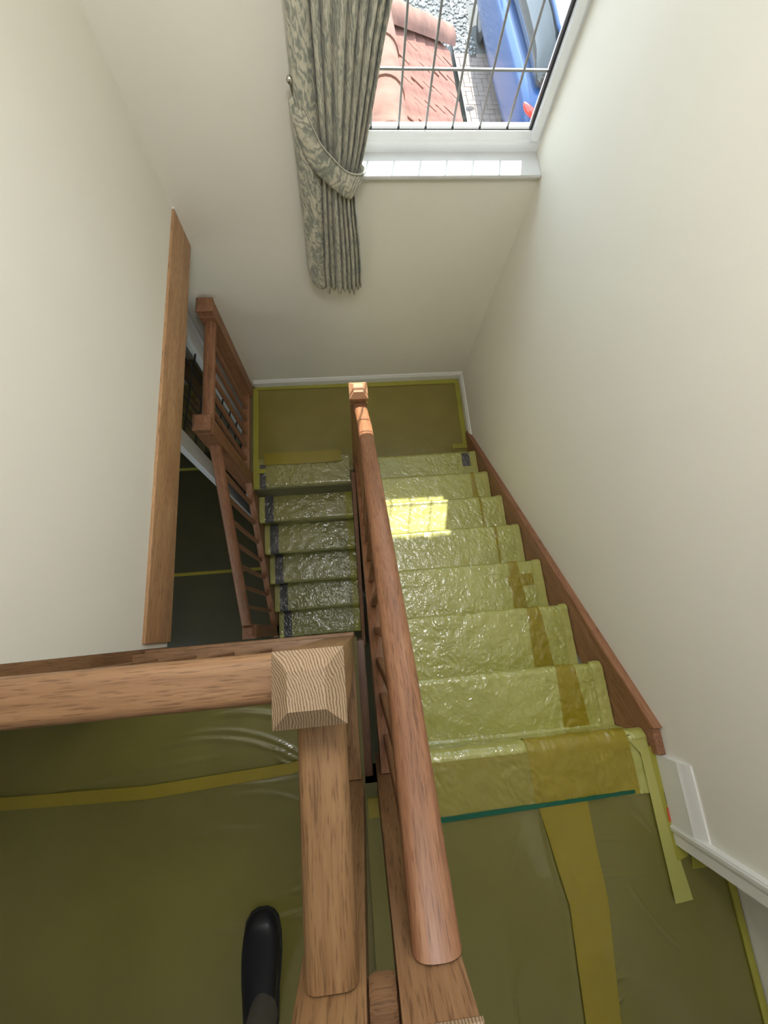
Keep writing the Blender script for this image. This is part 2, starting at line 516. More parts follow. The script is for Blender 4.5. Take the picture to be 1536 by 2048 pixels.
# ------------------------------------------------------------------ window
YG = 2.62
win = struct(boxes('window_1', [((-1.02, 2.595, 0.145), (-0.96, 2.66, 1.45)), ((-0.052, 2.595, 0.145), (0.0, 2.66, 1.45)), ((-0.96, 2.595, 1.39), (-0.052, 2.66, 1.45))], 'upvc'), 'white framed leaded window above the half landing', 'window')
prof = [(0, 0), (0, 0.040), (0.008, 0.046), (0.012, 0.078), (0.045, 0.082), (0.062, 0.082), (0.062, 0)]
sweep('bottom_rail', prof, [(-1.02, 2.590, 0.145), (0.0, 2.590, 0.145)], (0, 1, 0), 'upvc', win, angle=20)
boxes('gasket', [((-0.062, 2.606, 0.215), (-0.050, 2.626, 1.40)), ((-0.96, 2.606, 0.215), (-0.952, 2.626, 1.40)), ((-0.952, 2.608, 0.222), (-0.062, 2.624, 0.2275))], 'gasket', win)
boxes('frame_bead', [((-0.050, 2.584, 0.19), (-0.014, 2.597, 1.43)), ((-0.998, 2.584, 0.19), (-0.962, 2.597, 1.43))], 'upvc', win)
lead_x = [-0.922, -0.797, -0.672, -0.548, -0.424, -0.297, -0.167]
lead_z = [0.428, 0.638, 0.848, 1.058, 1.268]
me_v = None
for x in lead_x:
    box('lead_strip', (x - 0.0045, YG - 0.004, 0.226), (x + 0.0045, YG + 0.004, 1.39), 'lead', win, bev=0.0015)
for z in lead_z:
    box('lead_strip', (-0.952, YG - 0.0045, z - 0.0045), (-0.062, YG + 0.0045, z + 0.0045), 'lead', win, bev=0.0015)
mesh_obj('pane', [(-0.955, YG, 0.222), (-0.058, YG, 0.222), (-0.058, YG, 1.395), (-0.955, YG, 1.395)], [(0, 1, 2, 3)], 'glass', win)
mesh_obj('pane', [(-0.955, YG + 0.02, 0.222), (-0.058, YG + 0.02, 0.222), (-0.058, YG + 0.02, 1.395), (-0.955, YG + 0.02, 1.395)], [(0, 1, 2, 3)], 'glass', win)
v, f = box_data((-1.06, 2.440, 0.124), (-0.0005, 2.60, 0.145), 0.008)
mesh_obj('sill', v, f, 'sill_white', win, smooth=True, angle=30)

# ------------------------------------------------------------------ stair carpentry
def step_path(y0, g, sgn, ks, z0, y_start, y_end, lip=0.022, rad=0.017, ztop=0.0):
    """(y, z) line over the nosings and down the risers of a flight"""
    pts = [(y_start, z0)]
    for i in ks:
        y = y0 + sgn * g * i
        z = z0 - R_ * (i - ks[0])
        yr = y - sgn * lip
        for k in range(8):
            a = math.radians(90 - 180 * k / 7)
            pts.append((y - sgn * rad + sgn * rad * math.cos(a), z - rad + rad * math.sin(a)))
        pts.append((yr - sgn * 0.003, z - 2 * rad - 0.006))
        pts.append((yr - sgn * 0.003, z - R_ + 0.010))
        pts.append((yr + sgn * 0.006, z - R_ + 0.001))
    pts.append((y_end, z0 - R_ * len(ks)))
    return pts
def resample(pts, d):
    out = []
    for (a, b) in zip(pts[:-1], pts[1:]):
        l = math.hypot(b[0] - a[0], b[1] - a[1])
        n = max(1, int(round(l / d)))
        for k in range(n):
            s = k / n
            out.append((a[0] + (b[0] - a[0]) * s, a[1] + (b[1] - a[1]) * s))
    out.append(pts[-1])
    return out
def draped(name, path, x0, x1, mat, parent, off=0.004, d=0.012, dx=0.015, amp=0.0012, seed=0.0, sign=1, edge=None, thick=0.0):
    """a sheet that follows a stair profile with small wrinkles; x0/x1 may be functions of path position"""
    pth = resample(path, d)
    n = len(pth)
    nr = []
    for i in range(n):
        a = pth[max(0, i - 1)]
        b = pth[min(n - 1, i + 1)]
        ty, tz = b[0] - a[0], b[1] - a[1]
        l = math.hypot(ty, tz) or 1
        ny, nz = -tz / l, ty / l
        if sign < 0:
            ny, nz = -ny, -nz
        nr.append((ny, nz))
    f0 = x0 if callable(x0) else (lambda s: x0)
    f1 = x1 if callable(x1) else (lambda s: x1)
    nx = max(2, int(abs(f1(0.5) - f0(0.5)) / dx) + 1)
    V, Fc = [], []
    for i, (y, z) in enumerate(pth):
        s = i / (n - 1)
        a, b = f0(s), f1(s)
        for j in range(nx):
            x = a + (b - a) * j / (nx - 1)
            if amp >= 0.002:         # crumpled film: soft billows and sharp diagonal creases
                q1 = noise.noise(Vector((x * 17 + seed, y * 19, z * 19)))
                fld = 1.2 * q1
                q2 = noise.noise(Vector(((x + 0.7 * y) * 46 + fld, (y - 0.4 * x) * 24 + seed, z * 30)))
                q3 = noise.noise(Vector(((x - 0.5 * y) * 95 + seed, (y + 0.8 * x) * 55 + 2 * fld, z * 60)))
                gate = max(0.25, min(1.0, 0.75 + 1.3 * noise.noise(Vector((x * 4 + seed, y * 5, z * 5 + 7)))))
                w = amp * (0.9 * q1 + gate * (1.5 * (0.35 - abs(q2)) + 0.9 * (0.3 - abs(q3)))) + off
            else:
                w = noise.noise(Vector((x * 16 + seed, y * 16, z * 16))) + 0.6 * noise.noise(Vector((x * 45 + seed, y * 40, z * 40)))
                w = amp * w + off
            if edge is not None:
                w += edge(x, y, z)
            V.append((x, y + nr[i][0] * w, z + nr[i][1] * w))
    for i in range(n - 1):
        for j in range(nx - 1):
            Fc.append((i * nx + j, i * nx + j + 1, (i + 1) * nx + j + 1, (i + 1) * nx + j))
    return mesh_obj(name, V, Fc, mat, parent, smooth=True, angle=60)

# upper flight: treads and risers under the film, oak strings at both sides
XS0, XS1 = -0.915, -0.031
up_st = thing('staircase', (-0.47, 0.85, ZH), 'upper flight of stairs descending from the landing to the half landing', 'staircase')
for k in range(0, 8):
    y = 0.03 if k == 0 else G1 * k
    yb = -0.03 if k == 0 else (0.03 if k == 1 else G1 * (k - 1)) - 0.03
    z = -R_ * k
    box('tread', (XS0, yb, z - 0.036), (XS1, y - 0.004, z - 0.002), 'carpet', up_st)
    box('riser', (XS0, y - 0.045, z - R_), (XS1, y - 0.027, z - 0.036), 'carpet', up_st)
def string(name, x0, x1, ys, top, depth, mat, parent, bev=0.004):
    """sloping string board: top(y) gives its upper edge"""
    V, Fc = [], []
    prof = []
    for y in ys:
        prof.append((y, top(y)))
    n = len(ys)
    for x in (x0, x1):
        for y, z in prof:
            V.append((x, y, z))
        for y, z in prof:
            V.append((x, y, z - depth))
    for i in range(n - 1):
        a, b = i, i + 1
        Fc.append((a, b, 2 * n + b, 2 * n + a))
        Fc.append((n + a, 3 * n + a, 3 * n + b, n + b))
        Fc.append((a, n + a, n + b, b))
        Fc.append((2 * n + a, 2 * n + b, 3 * n + b, 3 * n + a))
    Fc.append((0, 2 * n, 3 * n, n))
    Fc.append((n - 1, 2 * n - 1, 4 * n - 1, 3 * n - 1))
    return mesh_obj(name, V, Fc, mat, parent)
wall_string = string('wall_string', -0.030, -0.0015, [-0.030, 0.052, 1.86, 1.93], lambda y: 0.040 if y < 0.053 else max(0.084 - 0.815 * y, -1.47), 0.24, 'red_slope', up_st)
box('string_end', (-0.0305, -0.032, -0.2), (-0.001, 0.036, 0.042), 'red_z', up_st, bev=0.003)
sweep('string_capping', [(-0.018, 0), (0.018, 0), (0.016, 0.012), (-0.016, 0.012)], [(-0.0155, 0.052, 0.042), (-0.0155, 1.90, 0.084 - 0.815 * 1.90)], (1, 0, 0), 'red_slope', up_st)
string('outer_string', -0.957, -0.908, [0.0, 1.66], lambda y: 0.020 - 0.79 * y, 0.27, 'red_slope', up_st)

# lower flight
TX0, TX1 = -1.752, -0.992
lo_st = thing('staircase', (-1.37, 0.95, ZG), 'lower flight of stairs descending from the half landing to the hall', 'staircase')
for k in range(0, 6):
    y = YT - G2 * k
    yb = y + G2 + 0.03
    z = ZH - R_ * k
    if k > 0:
        box('tread', (TX0, y + 0.004, z - 0.036), (TX1, yb, z - 0.002), 'carpet', lo_st)
    box('riser', (TX0, y + 0.027, z - R_), (TX1, y + 0.045, z - 0.036), 'carpet', lo_st)
string('outer_string', -1.800, -1.753, [0.44, 1.60], lambda y: ZH + 0.05 + 0.84 * (y - 1.60), 0.28, 'red_slope_up', lo_st)
string('well_string', -0.991, -0.960, [0.30, 1.62], lambda y: ZH + 0.06 + 0.84 * (y - 1.60), 0.28, 'red_slope_up', lo_st)

# ------------------------------------------------------------------ protective film on the stairs
UP = step_path(0.0, G1, 1, list(range(1, 8)), -R_, 0.035, 1.685)
TOP = [(-0.15, 0.0), (0.0, 0.0)] + [(0.034 - 0.024 + 0.024 * math.cos(math.radians(90 - 22.5 * k)), -0.024 + 0.024 * math.sin(math.radians(90 - 22.5 * k))) for k in range(0, 9)] + [(0.012, -0.06), (0.010, -R_ + 0.012), (0.022, -R_ + 0.001), (0.035, -R_)]
UPP = TOP[:-1] + UP
film_up = draped('stair_film', UPP, -0.905, -0.034, 'film_stair', None, off=0.006, d=0.0048, dx=0.0046, amp=0.0034, seed=3.0)
tag(film_up, 'crinkled clear film over olive carpet on the upper flight of stairs', 'protective film')

# edge tape and cross tapes on the upper flight
def up_sub(k0, k1, a=0.0, b=1.0):
    """piece of the path on tread k (between its back and its nosing)"""
    return [q for q in UPP if k0 <= q[0] <= k1]
for k in range(1, 8):
    y1 = G1 * k
    y0 = (0.03 if k == 1 else G1 * (k - 1)) - 0.018
    z = -R_ * k
    pth = [(y0, z)] + [(y1 - 0.017 + 0.017 * math.cos(math.radians(90 - 25.7 * q)), z - 0.017 + 0.017 * math.sin(math.radians(90 - 25.7 * q))) for q in range(8)]
    draped('edge_tape', pth, -0.072 - 0.006 * (k % 2), -0.033, 'tape_pale', film_up, off=0.0092, d=0.0048, dx=0.0046, amp=0.0034, seed=3.0)
    if k in (1, 2, 3, 6):
        wdt = {1: 0.085, 2: 0.07, 3: 0.055, 6: 0.03}[k]
        xa = {1: -0.235, 2: -0.235, 3: -0.215, 6: -0.165}[k]
        draped('tape', pth, (lambda s, xa=xa: xa + 0.012 * s), (lambda s, xa=xa, wdt=wdt: xa + wdt + 0.02 * (1 - s)), 'tape_yellow', film_up, off=0.0080, d=0.0048, dx=0.0046, amp=0.0034, seed=3.0)
    elif k in (4, 5):
        draped('tape', pth, -0.185, -0.170, 'tape_yellow', film_up, off=0.0080, d=0.0048, dx=0.0046, amp=0.0034, seed=3.0)
k = 3
draped('tape', [(0.60, -0.57), (0.66, -0.57)], -0.22, -0.085, 'tape_yellow', film_up, off=0.0095, d=0.0048, dx=0.0046, amp=0.0034, seed=3.0)
pth7 = [(G1 * 7 - 0.12, -7 * R_), (G1 * 7 - 0.012, -7 * R_)]
draped('tape', pth7, -0.145, -0.085, 'tape_blue', film_up, off=0.0082, d=0.0048, dx=0.0046, amp=0.0034, seed=3.0)
# broad yellow overlap at the top nosing and the green edge line
topn = [q for q in TOP if q[0] > -0.14][:8]
draped('tape', [(-0.148, 0.0)] + topn, -0.46, -0.10, 'tape_yellow', film_up, off=0.0092, d=0.0048, dx=0.0046, amp=0.0034, seed=3.0)
draped('tape', [(-0.150, 0.0)] + topn[:2], -0.80, -0.46, 'overlap', film_up, off=0.0078, d=0.0048, dx=0.0046, amp=0.0034, seed=3.0)
V = []
mesh_obj('green_edge', [(-0.79, -0.160, 0.015), (-0.12, -0.144, 0.015), (-0.12, -0.135, 0.016), (-0.79, -0.147, 0.016), (-0.79, -0.158, 0.006), (-0.12, -0.142, 0.006), (-0.12, -0.134, 0.006), (-0.79, -0.146, 0.006)],
         [(0, 1, 2, 3), (4, 7, 6, 5), (0, 4, 5, 1), (1, 5, 6, 2), (2, 6, 7, 3), (3, 7, 4, 0)], 'tape_green', film_up)

# lower flight: one wrapped piece of film for each step
for k in range(1, 6):
    y = YT - G2 * k
    z = ZH - R_ * k
    y_back = y + G2 + 0.024
    pth = [(y_back, z)] + [(y + 0.017 - 0.017 * math.cos(math.radians(90 - 25.7 * q)), z - 0.017 + 0.017 * math.sin(math.radians(90 - 25.7 * q))) for q in range(8)] + [(y + 0.024, z - 0.04), (y + 0.026, z - R_ + 0.01)]
    fs = draped('stair_film', pth, TX0 + 0.003, TX1 - 0.004, 'film_lower_shaded', None, off=0.005, d=0.0055, dx=0.0052, amp=0.0036, seed=40 + k, sign=-1)
    nm = ['topmost', 'second', 'third', 'fourth', 'lowest visible'][k - 1]
    tag(fs, 'crinkled film wrapped over the %s step below the half landing' % nm, 'protective film', 'film pieces on the lower flight')
    draped('edge_tape', pth[:9], TX0 + 0.004, TX0 + 0.046, 'tape_pale', fs, off=0.0075, d=0.0055, dx=0.0052, amp=0.0036, seed=40 + k, sign=-1)
    draped('blue_strip', pth[:9], TX0 + 0.048, TX0 + 0.118, 'tape_blue', fs, off=0.0075, d=0.0055, dx=0.0052, amp=0.0036, seed=40 + k, sign=-1)
    draped('edge_tape', pth[:9], TX1 - 0.062, TX1 - 0.006, 'tape_lime', fs, off=0.0075, d=0.0055, dx=0.0052, amp=0.0036, seed=40 + k, sign=-1)

# ------------------------------------------------------------------ film on the floors
def axis(a, b, f0, f1, fine, coarse):
    """grid positions from a to b, fine between f0 and f1"""
    out = []
    x = a
    while x < b - 1e-6:
        out.append(x)
        x += fine if f0 <= x < f1 else min(coarse, (f0 - x) if x < f0 - 1e-6 else coarse)
    out.append(b)
    return out
def sheet(name, poly_x, poly_y, z, mat, hfun, d=0.02, parent=None, fx=None, fy=None, fine=0.005):
    x0, x1 = poly_x
    y0, y1 = poly_y
    if fx:
        xs, ys = axis(x0, x1, fx[0], fx[1], fine, 0.06), axis(y0, y1, fy[0], fy[1], fine, 0.06)
    else:
        nx, ny = int((x1 - x0) / d) + 1, int((y1 - y0) / d) + 1
        xs = [x0 + (x1 - x0) * j / nx for j in range(nx + 1)]
        ys = [y0 + (y1 - y0) * i / ny for i in range(ny + 1)]
    nx, ny = len(xs) - 1, len(ys) - 1
    V, Fc = [], []
    for y in ys:
        for x in xs:
            V.append((x, y, z + hfun(x, y)))
    for i in range(ny):
        for j in range(nx):
            Fc.append((i * (nx + 1) + j, i * (nx + 1) + j + 1, (i + 1) * (nx + 1) + j + 1, (i + 1) * (nx + 1) + j))
    return mesh_obj(name, V, Fc, mat, parent, smooth=True, angle=80)
def ridge(x, y, ax, ay, bx, by, w, h, bow=0.0):
    """height of one crease running from a to b"""
    dx, dy = bx - ax, by - ay
    l2 = dx * dx + dy * dy
    s = ((x - ax) * dx + (y - ay) * dy) / l2
    if s < -0.05 or s > 1.05:
        return 0.0
    dist = ((x - ax) * dy - (y - ay) * dx) / math.sqrt(l2) - bow * 4 * s * (1 - s)
    e = max(0.0, min(1.0, 4 * min(s + 0.05, 1.05 - s)))
    return h * e * math.exp(-(dist / w) ** 2)
GAL_CR = [(-1.70, 0.14, -1.16, 0.02, 0.006, 0.007, -0.06), (-1.62, 0.17, -1.12, -0.01, 0.005, 0.006, -0.07), (-1.50, 0.22, -1.10, 0.08, 0.007, 0.008, -0.05), (-1.45, 0.26, -1.12, 0.15, 0.006, 0.007, -0.03),
          (-2.2, 0.02, -1.45, 0.10, 0.008, 0.004, -0.01), (-1.45, -0.02, -1.15, -0.10, 0.004, 0.004, -0.03), (-1.6, 0.30, -1.15, 0.28, 0.010, 0.008, -0.02), (-1.5, 0.02, -1.22, 0.015, 0.005, 0.005, 0.01),
          (-1.5, -0.36, -1.12, -0.33, 0.005, 0.004, 0.01), (-1.6, -0.10, -1.3, -0.12, 0.005, 0.003, 0.0), (-1.28, -0.30, -1.12, -0.27, 0.003, 0.003, 0.0), (-1.30, 0.08, -1.22, 0.05, 0.003, 0.005, 0.01), (-1.36, 0.12, -1.24, 0.10, 0.003, 0.005, 0.01)]
def h_gal(x, y):
    h = 0.003 + 0.0015 * noise.noise(Vector((x * 5, y * 5, 0)))
    for c in GAL_CR:
        h += ridge(x, y, *c)
    return h
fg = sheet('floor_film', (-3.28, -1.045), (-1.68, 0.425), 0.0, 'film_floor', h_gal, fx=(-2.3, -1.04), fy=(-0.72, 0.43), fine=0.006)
tag(fg, 'olive film sheet on the gallery floor under the black shoe', 'protective film')
mesh_obj('tape', [(-2.3, 0.020, 0.0085), (-1.7, 0.000, 0.0085), (-1.25, 0.025, 0.0095), (-1.115, 0.062, 0.0105), (-1.115, 0.085, 0.011), (-1.25, 0.058, 0.0105), (-1.7, 0.038, 0.0095), (-2.3, 0.055, 0.0095)], [(0, 1, 6, 7), (1, 2, 5, 6), (2, 3, 4, 5)], 'tape_yellow', fg)
LAND_CR = [(-0.60, -0.45, -0.585, -0.95, 0.004, 0.0045, 0.02), (-0.445, -0.16, -0.405, -0.45, 0.006, 0.006, 0.008), (-0.405, -0.42, -0.42, -0.95, 0.005, 0.005, 0.008), (-0.36, -0.37, -0.13, -0.385, 0.004, 0.0035, -0.012),
           (-0.20, -0.39, -0.06, -0.58, 0.0035, 0.003, 0.012), (-0.35, -0.53, -0.28, -0.50, 0.0035, 0.004, 0.0), (-0.39, -0.64, -0.25, -0.62, 0.004, 0.004, -0.01), (-0.18, -0.15, -0.05, -0.30, 0.003, 0.0025, 0.0),
           (-0.41, -0.50, -0.31, -0.56, 0.004, 0.004, 0.01), (-0.38, -0.34, -0.30, -0.315, 0.003, 0.004, 0.0), (-0.33, -0.245, -0.19, -0.27, 0.003, 0.0025, 0.006), (-0.345, -0.45, -0.285, -0.47, 0.003, 0.004, 0.0),
           (-0.30, -0.60, -0.26, -0.57, 0.003, 0.003, 0.0), (-0.52, -0.19, -0.58, -0.34, 0.003, 0.002, 0.005), (-0.34, -0.69, -0.28, -0.66, 0.004, 0.004, 0.0), (-0.56, -0.50, -0.62, -0.62, 0.003, 0.002, 0.0),
           (-0.42, -0.30, -0.36, -0.44, 0.003, 0.004, 0.004), (-0.31, -0.33, -0.22, -0.335, 0.003, 0.002, 0.0)]
def h_land(x, y):
    h = 0.003 + 0.001 * noise.noise(Vector((x * 6, y * 6, 3)))
    for c in LAND_CR:
        h += ridge(x, y, *c)
    return h
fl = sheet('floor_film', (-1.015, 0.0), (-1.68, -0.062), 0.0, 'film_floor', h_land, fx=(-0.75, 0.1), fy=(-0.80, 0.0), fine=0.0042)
tag(fl, 'olive film sheet on the landing at the head of the stairs', 'protective film')
fd = sheet('floor_film', (0.0, 0.148), (-1.04, -0.29), 0.0, 'film_floor', lambda x, y: 0.003, d=0.05)
tag(fd, 'olive film in the recess of the landing door', 'protective film')
box('edge_tape', (0.125, -1.04, 0.004), (0.147, -0.30, 0.012), 'tape_lime', fd, bev=0.003)
def strip(name, pts_l, pts_r, z, mat, parent, thick=0.0012, hf=None, dens=0.03, amp=0.0008, seed=0.0):
    """a flat strip between two poly-lines, with a little thickness and wrinkle"""
    def den(p):
        out = []
        for a, b in zip(p[:-1], p[1:]):
            for k in range(12):
                s = k / 12
                out.append((a[0] + (b[0] - a[0]) * s, a[1] + (b[1] - a[1]) * s))
        out.append(p[-1])
        return out
    l, r = den(pts_l), den(pts_r)
    V, Fc = [], []
    m = 8
    n = len(l)
    for i in range(n):
        for j in range(m + 1):
            s = j / m
            x = l[i][0] + (r[i][0] - l[i][0]) * s
            y = l[i][1] + (r[i][1] - l[i][1]) * s
            hh = hf(x, y) if hf else 0.0
            V.append((x, y, z + hh + amp * noise.noise(Vector((x * 40 + seed, y * 40, seed)))))
    for i in range(n - 1):
        for j in range(m):
            a = i * (m + 1) + j
            Fc.append((a, a + 1, a + m + 2, a + m + 1))
    return mesh_obj(name, V, Fc, mat, parent, smooth=True, angle=70)
strip('tape', [(-0.455, -0.14), (-0.430, -0.28), (-0.405, -0.42), (-0.415, -0.70), (-0.42, -1.3)], [(-0.285, -0.14), (-0.285, -0.28), (-0.278, -0.42), (-0.308, -0.70), (-0.31, -1.3)], 0.006, 'tape_yellow', fl, hf=h_land)
strip('edge_tape', [(-0.100, 0.01), (-0.070, -0.03), (-0.068, -0.30), (-0.066, -0.455)], [(-0.050, 0.012), (-0.030, -0.03), (-0.022, -0.30), (-0.006, -0.45)], 0.012, 'tape_pale', fl)
strip('edge_tape', [(-0.040, -0.01), (-0.036, -0.14), (-0.030, -0.345)], [(-0.008, -0.015), (-0.004, -0.14), (0.010, -0.335)], 0.0135, 'tape_lime', fl)
strip('tape', [(-0.012, -0.23), (0.030, -0.31), (0.02, -0.375)], [(-0.003, -0.22), (0.06, -0.295), (0.115, -0.375)], 0.006, 'tape_lime', fl)
strip('red_mark', [(-0.026, -0.195), (-0.028, -0.235)], [(-0.004, -0.19), (-0.003, -0.235)], 0.015, 'tape_red', fl)
strip('grey_mark', [(-0.022, -0.150), (-0.022, -0.185)], [(-0.003, -0.150), (-0.003, -0.183)], 0.015, 'tape_grey', fl)
strip('tape', [(-1.008, -0.070), (-1.008, -0.125)], [(-0.95, -0.070), (-0.95, -0.125)], 0.008, 'tape_yellow', fl)

# half landing: two sheets joining at the well, taped round the edges
def h_half(x, y):
    k = max(0.0, min(1.0, (1.95 - y) / 0.3))
    return 0.004 + 0.0015 * noise.noise(Vector((x * 7, y * 7, 9))) + k * 0.004 * noise.noise(Vector((x * 26, y * 26, 4)))
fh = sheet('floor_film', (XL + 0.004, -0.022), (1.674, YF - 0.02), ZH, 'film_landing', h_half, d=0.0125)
tag(fh, 'olive brown film sheet taped round the half landing below the window', 'protective film')
hp = [(1.80, ZH)] + [(YT + 0.017 - 0.017 * math.cos(math.radians(90 - 25.7 * q)), ZH - 0.017 + 0.017 * math.sin(math.radians(90 - 25.7 * q))) for q in range(8)] + [(YT + 0.024, ZH - 0.04), (YT + 0.026, ZH - R_ + 0.01)]
draped('wrapped_edge', hp, TX0 + 0.004, -1.0, 'film_lower_shaded', fh, off=0.0105, d=0.0055, dx=0.0052, amp=0.0036, seed=91, sign=-1)
zt = ZH + 0.0095
strip('edge_tape', [(XL + 0.03, YF - 0.045), (-0.9, YF - 0.05), (-0.85, YF - 0.058), (-0.05, YF - 0.06)], [(XL + 0.03, YF - 0.019), (-0.9, YF - 0.019), (-0.85, YF - 0.019), (-0.03, YF - 0.019)], zt, 'tape_lime', fh, amp=0.0004)
strip('edge_tape', [(-0.060, 1.84), (-0.062, 2.1), (-0.055, YF - 0.03)], [(-0.022, 1.84), (-0.020, 2.1), (-0.020, YF - 0.03)], zt + 0.001, 'tape_lime', fh, amp=0.0006)
strip('edge_tape', [(XL + 0.006, 1.62), (XL + 0.006, 2.1), (XL + 0.006, YF - 0.03)], [(XL + 0.042, 1.62), (XL + 0.05, 2.1), (XL + 0.046, YF - 0.03)], zt + 0.001, 'tape_lime', fh, amp=0.0006)
strip('tape', [(-1.66, 1.745), (-1.35, 1.740), (-1.06, 1.745)], [(-1.66, 1.845), (-1.35, 1.840), (-1.06, 1.845)], zt + 0.0125, 'tape_yellow', fh, amp=0.001)
strip('tape', [(XL + 0.02, 1.675), (-1.65, 1.675)], [(XL + 0.02, 1.715), (-1.65, 1.712)], zt + 0.0135, 'tape_lime', fh, amp=0.0008)
strip('tape', [(-0.15, 1.800), (-0.03, 1.80)], [(-0.15, 1.84), (-0.03, 1.84)], zt + 0.002, 'tape_lime', fh, amp=0.0008)
strip('blue_strip', [(-0.20, 1.71), (-0.07, 1.71)], [(-0.20, 1.765), (-0.07, 1.765)], zt + 0.001, 'tape_blue', fh, amp=0.003)
draped('edge_tape', hp[:9], TX0 + 0.006, TX0 + 0.052, 'tape_lime', fh, off=0.0155, amp=0.0012, seed=93, sign=-1)
draped('blue_strip', [(1.75, ZH)] + hp[1:5], TX0 + 0.054, TX0 + 0.10, 'tape_blue', fh, off=0.0155, amp=0.003, seed=95, sign=-1)

fhall = sheet('floor_film', (-4.15, -0.05), (-1.95, YF - 0.04), ZG, 'film_hall_shaded', lambda x, y: 0.003 + 0.002 * noise.noise(Vector((x * 3, y * 3, 1))), d=0.06)
tag(fhall, 'olive film sheet with shade in its colour on the hall floor beside the lower flight', 'protective film')
box('tape', (-3.2, 2.22, ZG + 0.004), (-1.9, 2.25, ZG + 0.008), 'tape_lime', fhall)
box('tape', (-3.2, 1.10, ZG + 0.004), (-1.9, 1.13, ZG + 0.007), 'tape_yellow', fhall)

# ------------------------------------------------------------------ gallery balustrade
AX, AY = -1.068, 0.392
gb = thing('balustrade', (AX, AY, 0.0), 'oak balustrade round the upper gallery with a pyramid capped corner post', 'balustrade')
newel(gb, AX, AY, -0.25, 0.925, 'gold_z', 'oak_end', neck=False)
newel(gb, -1.064, -0.050, -0.22, 0.905, 'gold_z', 'oak_end', neck=False)
RP = rrect(0.074, 0.062, 0.019, 6)
sweep('handrail', RP, [(XL, 0.401, 0.862), (AX - 0.045, 0.401, 0.862)], (0, 1, 0), 'oak_x', gb)
sweep('handrail', RP, [(-1.063, AY - 0.045, 0.845), (-1.063, 0.0, 0.835)], (1, 0, 0), 'gold_y', gb)
box('base_rail', (XL, YN - 0.055, 0.008), (AX - 0.047, YN - 0.002, 0.050), 'oak_x', gb, bev=0.004)
box('base_rail', (-1.105, 0.0, 0.008), (-1.022, AY - 0.047, 0.050), 'gold_y', gb, bev=0.004)
bmG = baluster_mesh('baluster', 0.80 - 0.048, 0.0, 0.013, 'oak_z')
for k in range(6):
    put('baluster', bmG, (-1.185 - 0.125 * k + 0.0, 0.408, 0.049), gb)
bmG2 = baluster_mesh('baluster', 0.785 - 0.048, 0.0, 0.013, 'oak_z')
for k in range(3):
    put('baluster', bmG2, (-1.065, 0.085 + 0.09 * k, 0.049), gb)

# ------------------------------------------------------------------ balustrade of the upper flight
CX, CY = -0.926, -0.050
FX, FY = -0.922, 1.690
ub = thing('balustrade', (CX, CY, 0.0), 'reddish oak balustrade between the two flights with a long sloping handrail', 'balustrade')
newel(ub, CX, CY, -0.22, 0.905, 'oak_z', 'oak_end', neck=False)
newel(ub, FX, FY, -1.63, -0.42, 'gold_z', 'red_end')
RM = rail_profile(0.074, 0.070)
RX = -0.904
sweep('handrail', RM, [(-0.912, 0.0, 0.812), (RX, 0.35, 0.812 - 0.80 * 0.35), (RX, 1.46, 0.812 - 0.80 * 1.46), (-0.910, 1.56, 0.812 - 0.80 * 1.555), (-0.918, FY - 0.045, 0.812 - 0.80 * 1.60)], (1, 0, 0), 'red_slope', ub)
box('short_rail', (-1.017, -0.085, 0.770), (CX - 0.047, -0.02, 0.825), 'oak_x', ub, bev=0.012)
bmU = baluster_mesh('baluster', 0.735, -0.79, 0.0135, 'red_z')
for k in range(13):
    y = 0.085 + 0.1205 * k
    put('baluster', bmU, (-0.926, y, 0.020 - 0.79 * y + 0.001), ub)

# ------------------------------------------------------------------ balustrade of the half landing and lower flight
BX = -1.803
lb = thing('balustrade', (BX, 1.64, ZH - 0.3), 'dark oak balustrade at the left of the half landing and lower flight', 'balustrade')
newel(lb, BX, 2.412, ZH - 0.02, -0.56, 'red_z', 'red_z', foot=False)
newel(lb, BX, 1.640, ZH - 0.34, -0.585, 'red_z', 'red_z')
newel(lb, -1.800, 0.500, ZG, -1.60, 'red_z', 'red_z', foot=False)
RL = rail_profile(0.070, 0.062)
sweep('handrail', RL, [(BX, 2.365, -0.645), (BX, 1.687, -0.660)], (1, 0, 0), 'red_y', lb)
sweep('handrail', RL, [(BX, 1.593, -0.79), (BX, 0.545, -1.52)], (1, 0, 0), 'red_slope_up', lb)
box('base_rail', (BX - 0.03, 1.687, ZH - 0.03), (BX + 0.03, 2.365, ZH + 0.03), 'red_y', lb, bev=0.004)
box('fascia', (BX - 0.02, 1.687, ZH - 0.25), (BX + 0.028, 2.365, ZH - 0.03), 'red_y', lb, bev=0.003)
bmL = baluster_mesh('baluster', (-0.652 - 0.058) - (ZH + 0.028), 0.0, 0.0125, 'red_z')
for k in range(5):
    put('baluster', bmL, (BX, 1.80 + 0.113 * k, ZH + 0.029), lb)
for k in range(7):
    y = 1.47 - 0.133 * k
    zb = ZH + 0.05 + 0.84 * (y - 1.60)
    zt2 = -0.79 + (0.73 / 1.048) * (y - 1.593) - 0.058
    me = baluster_mesh('baluster', zt2 - zb, 0.77, 0.0125, 'red_z')
    put('baluster', me, (BX + 0.012, y, zb), lb)

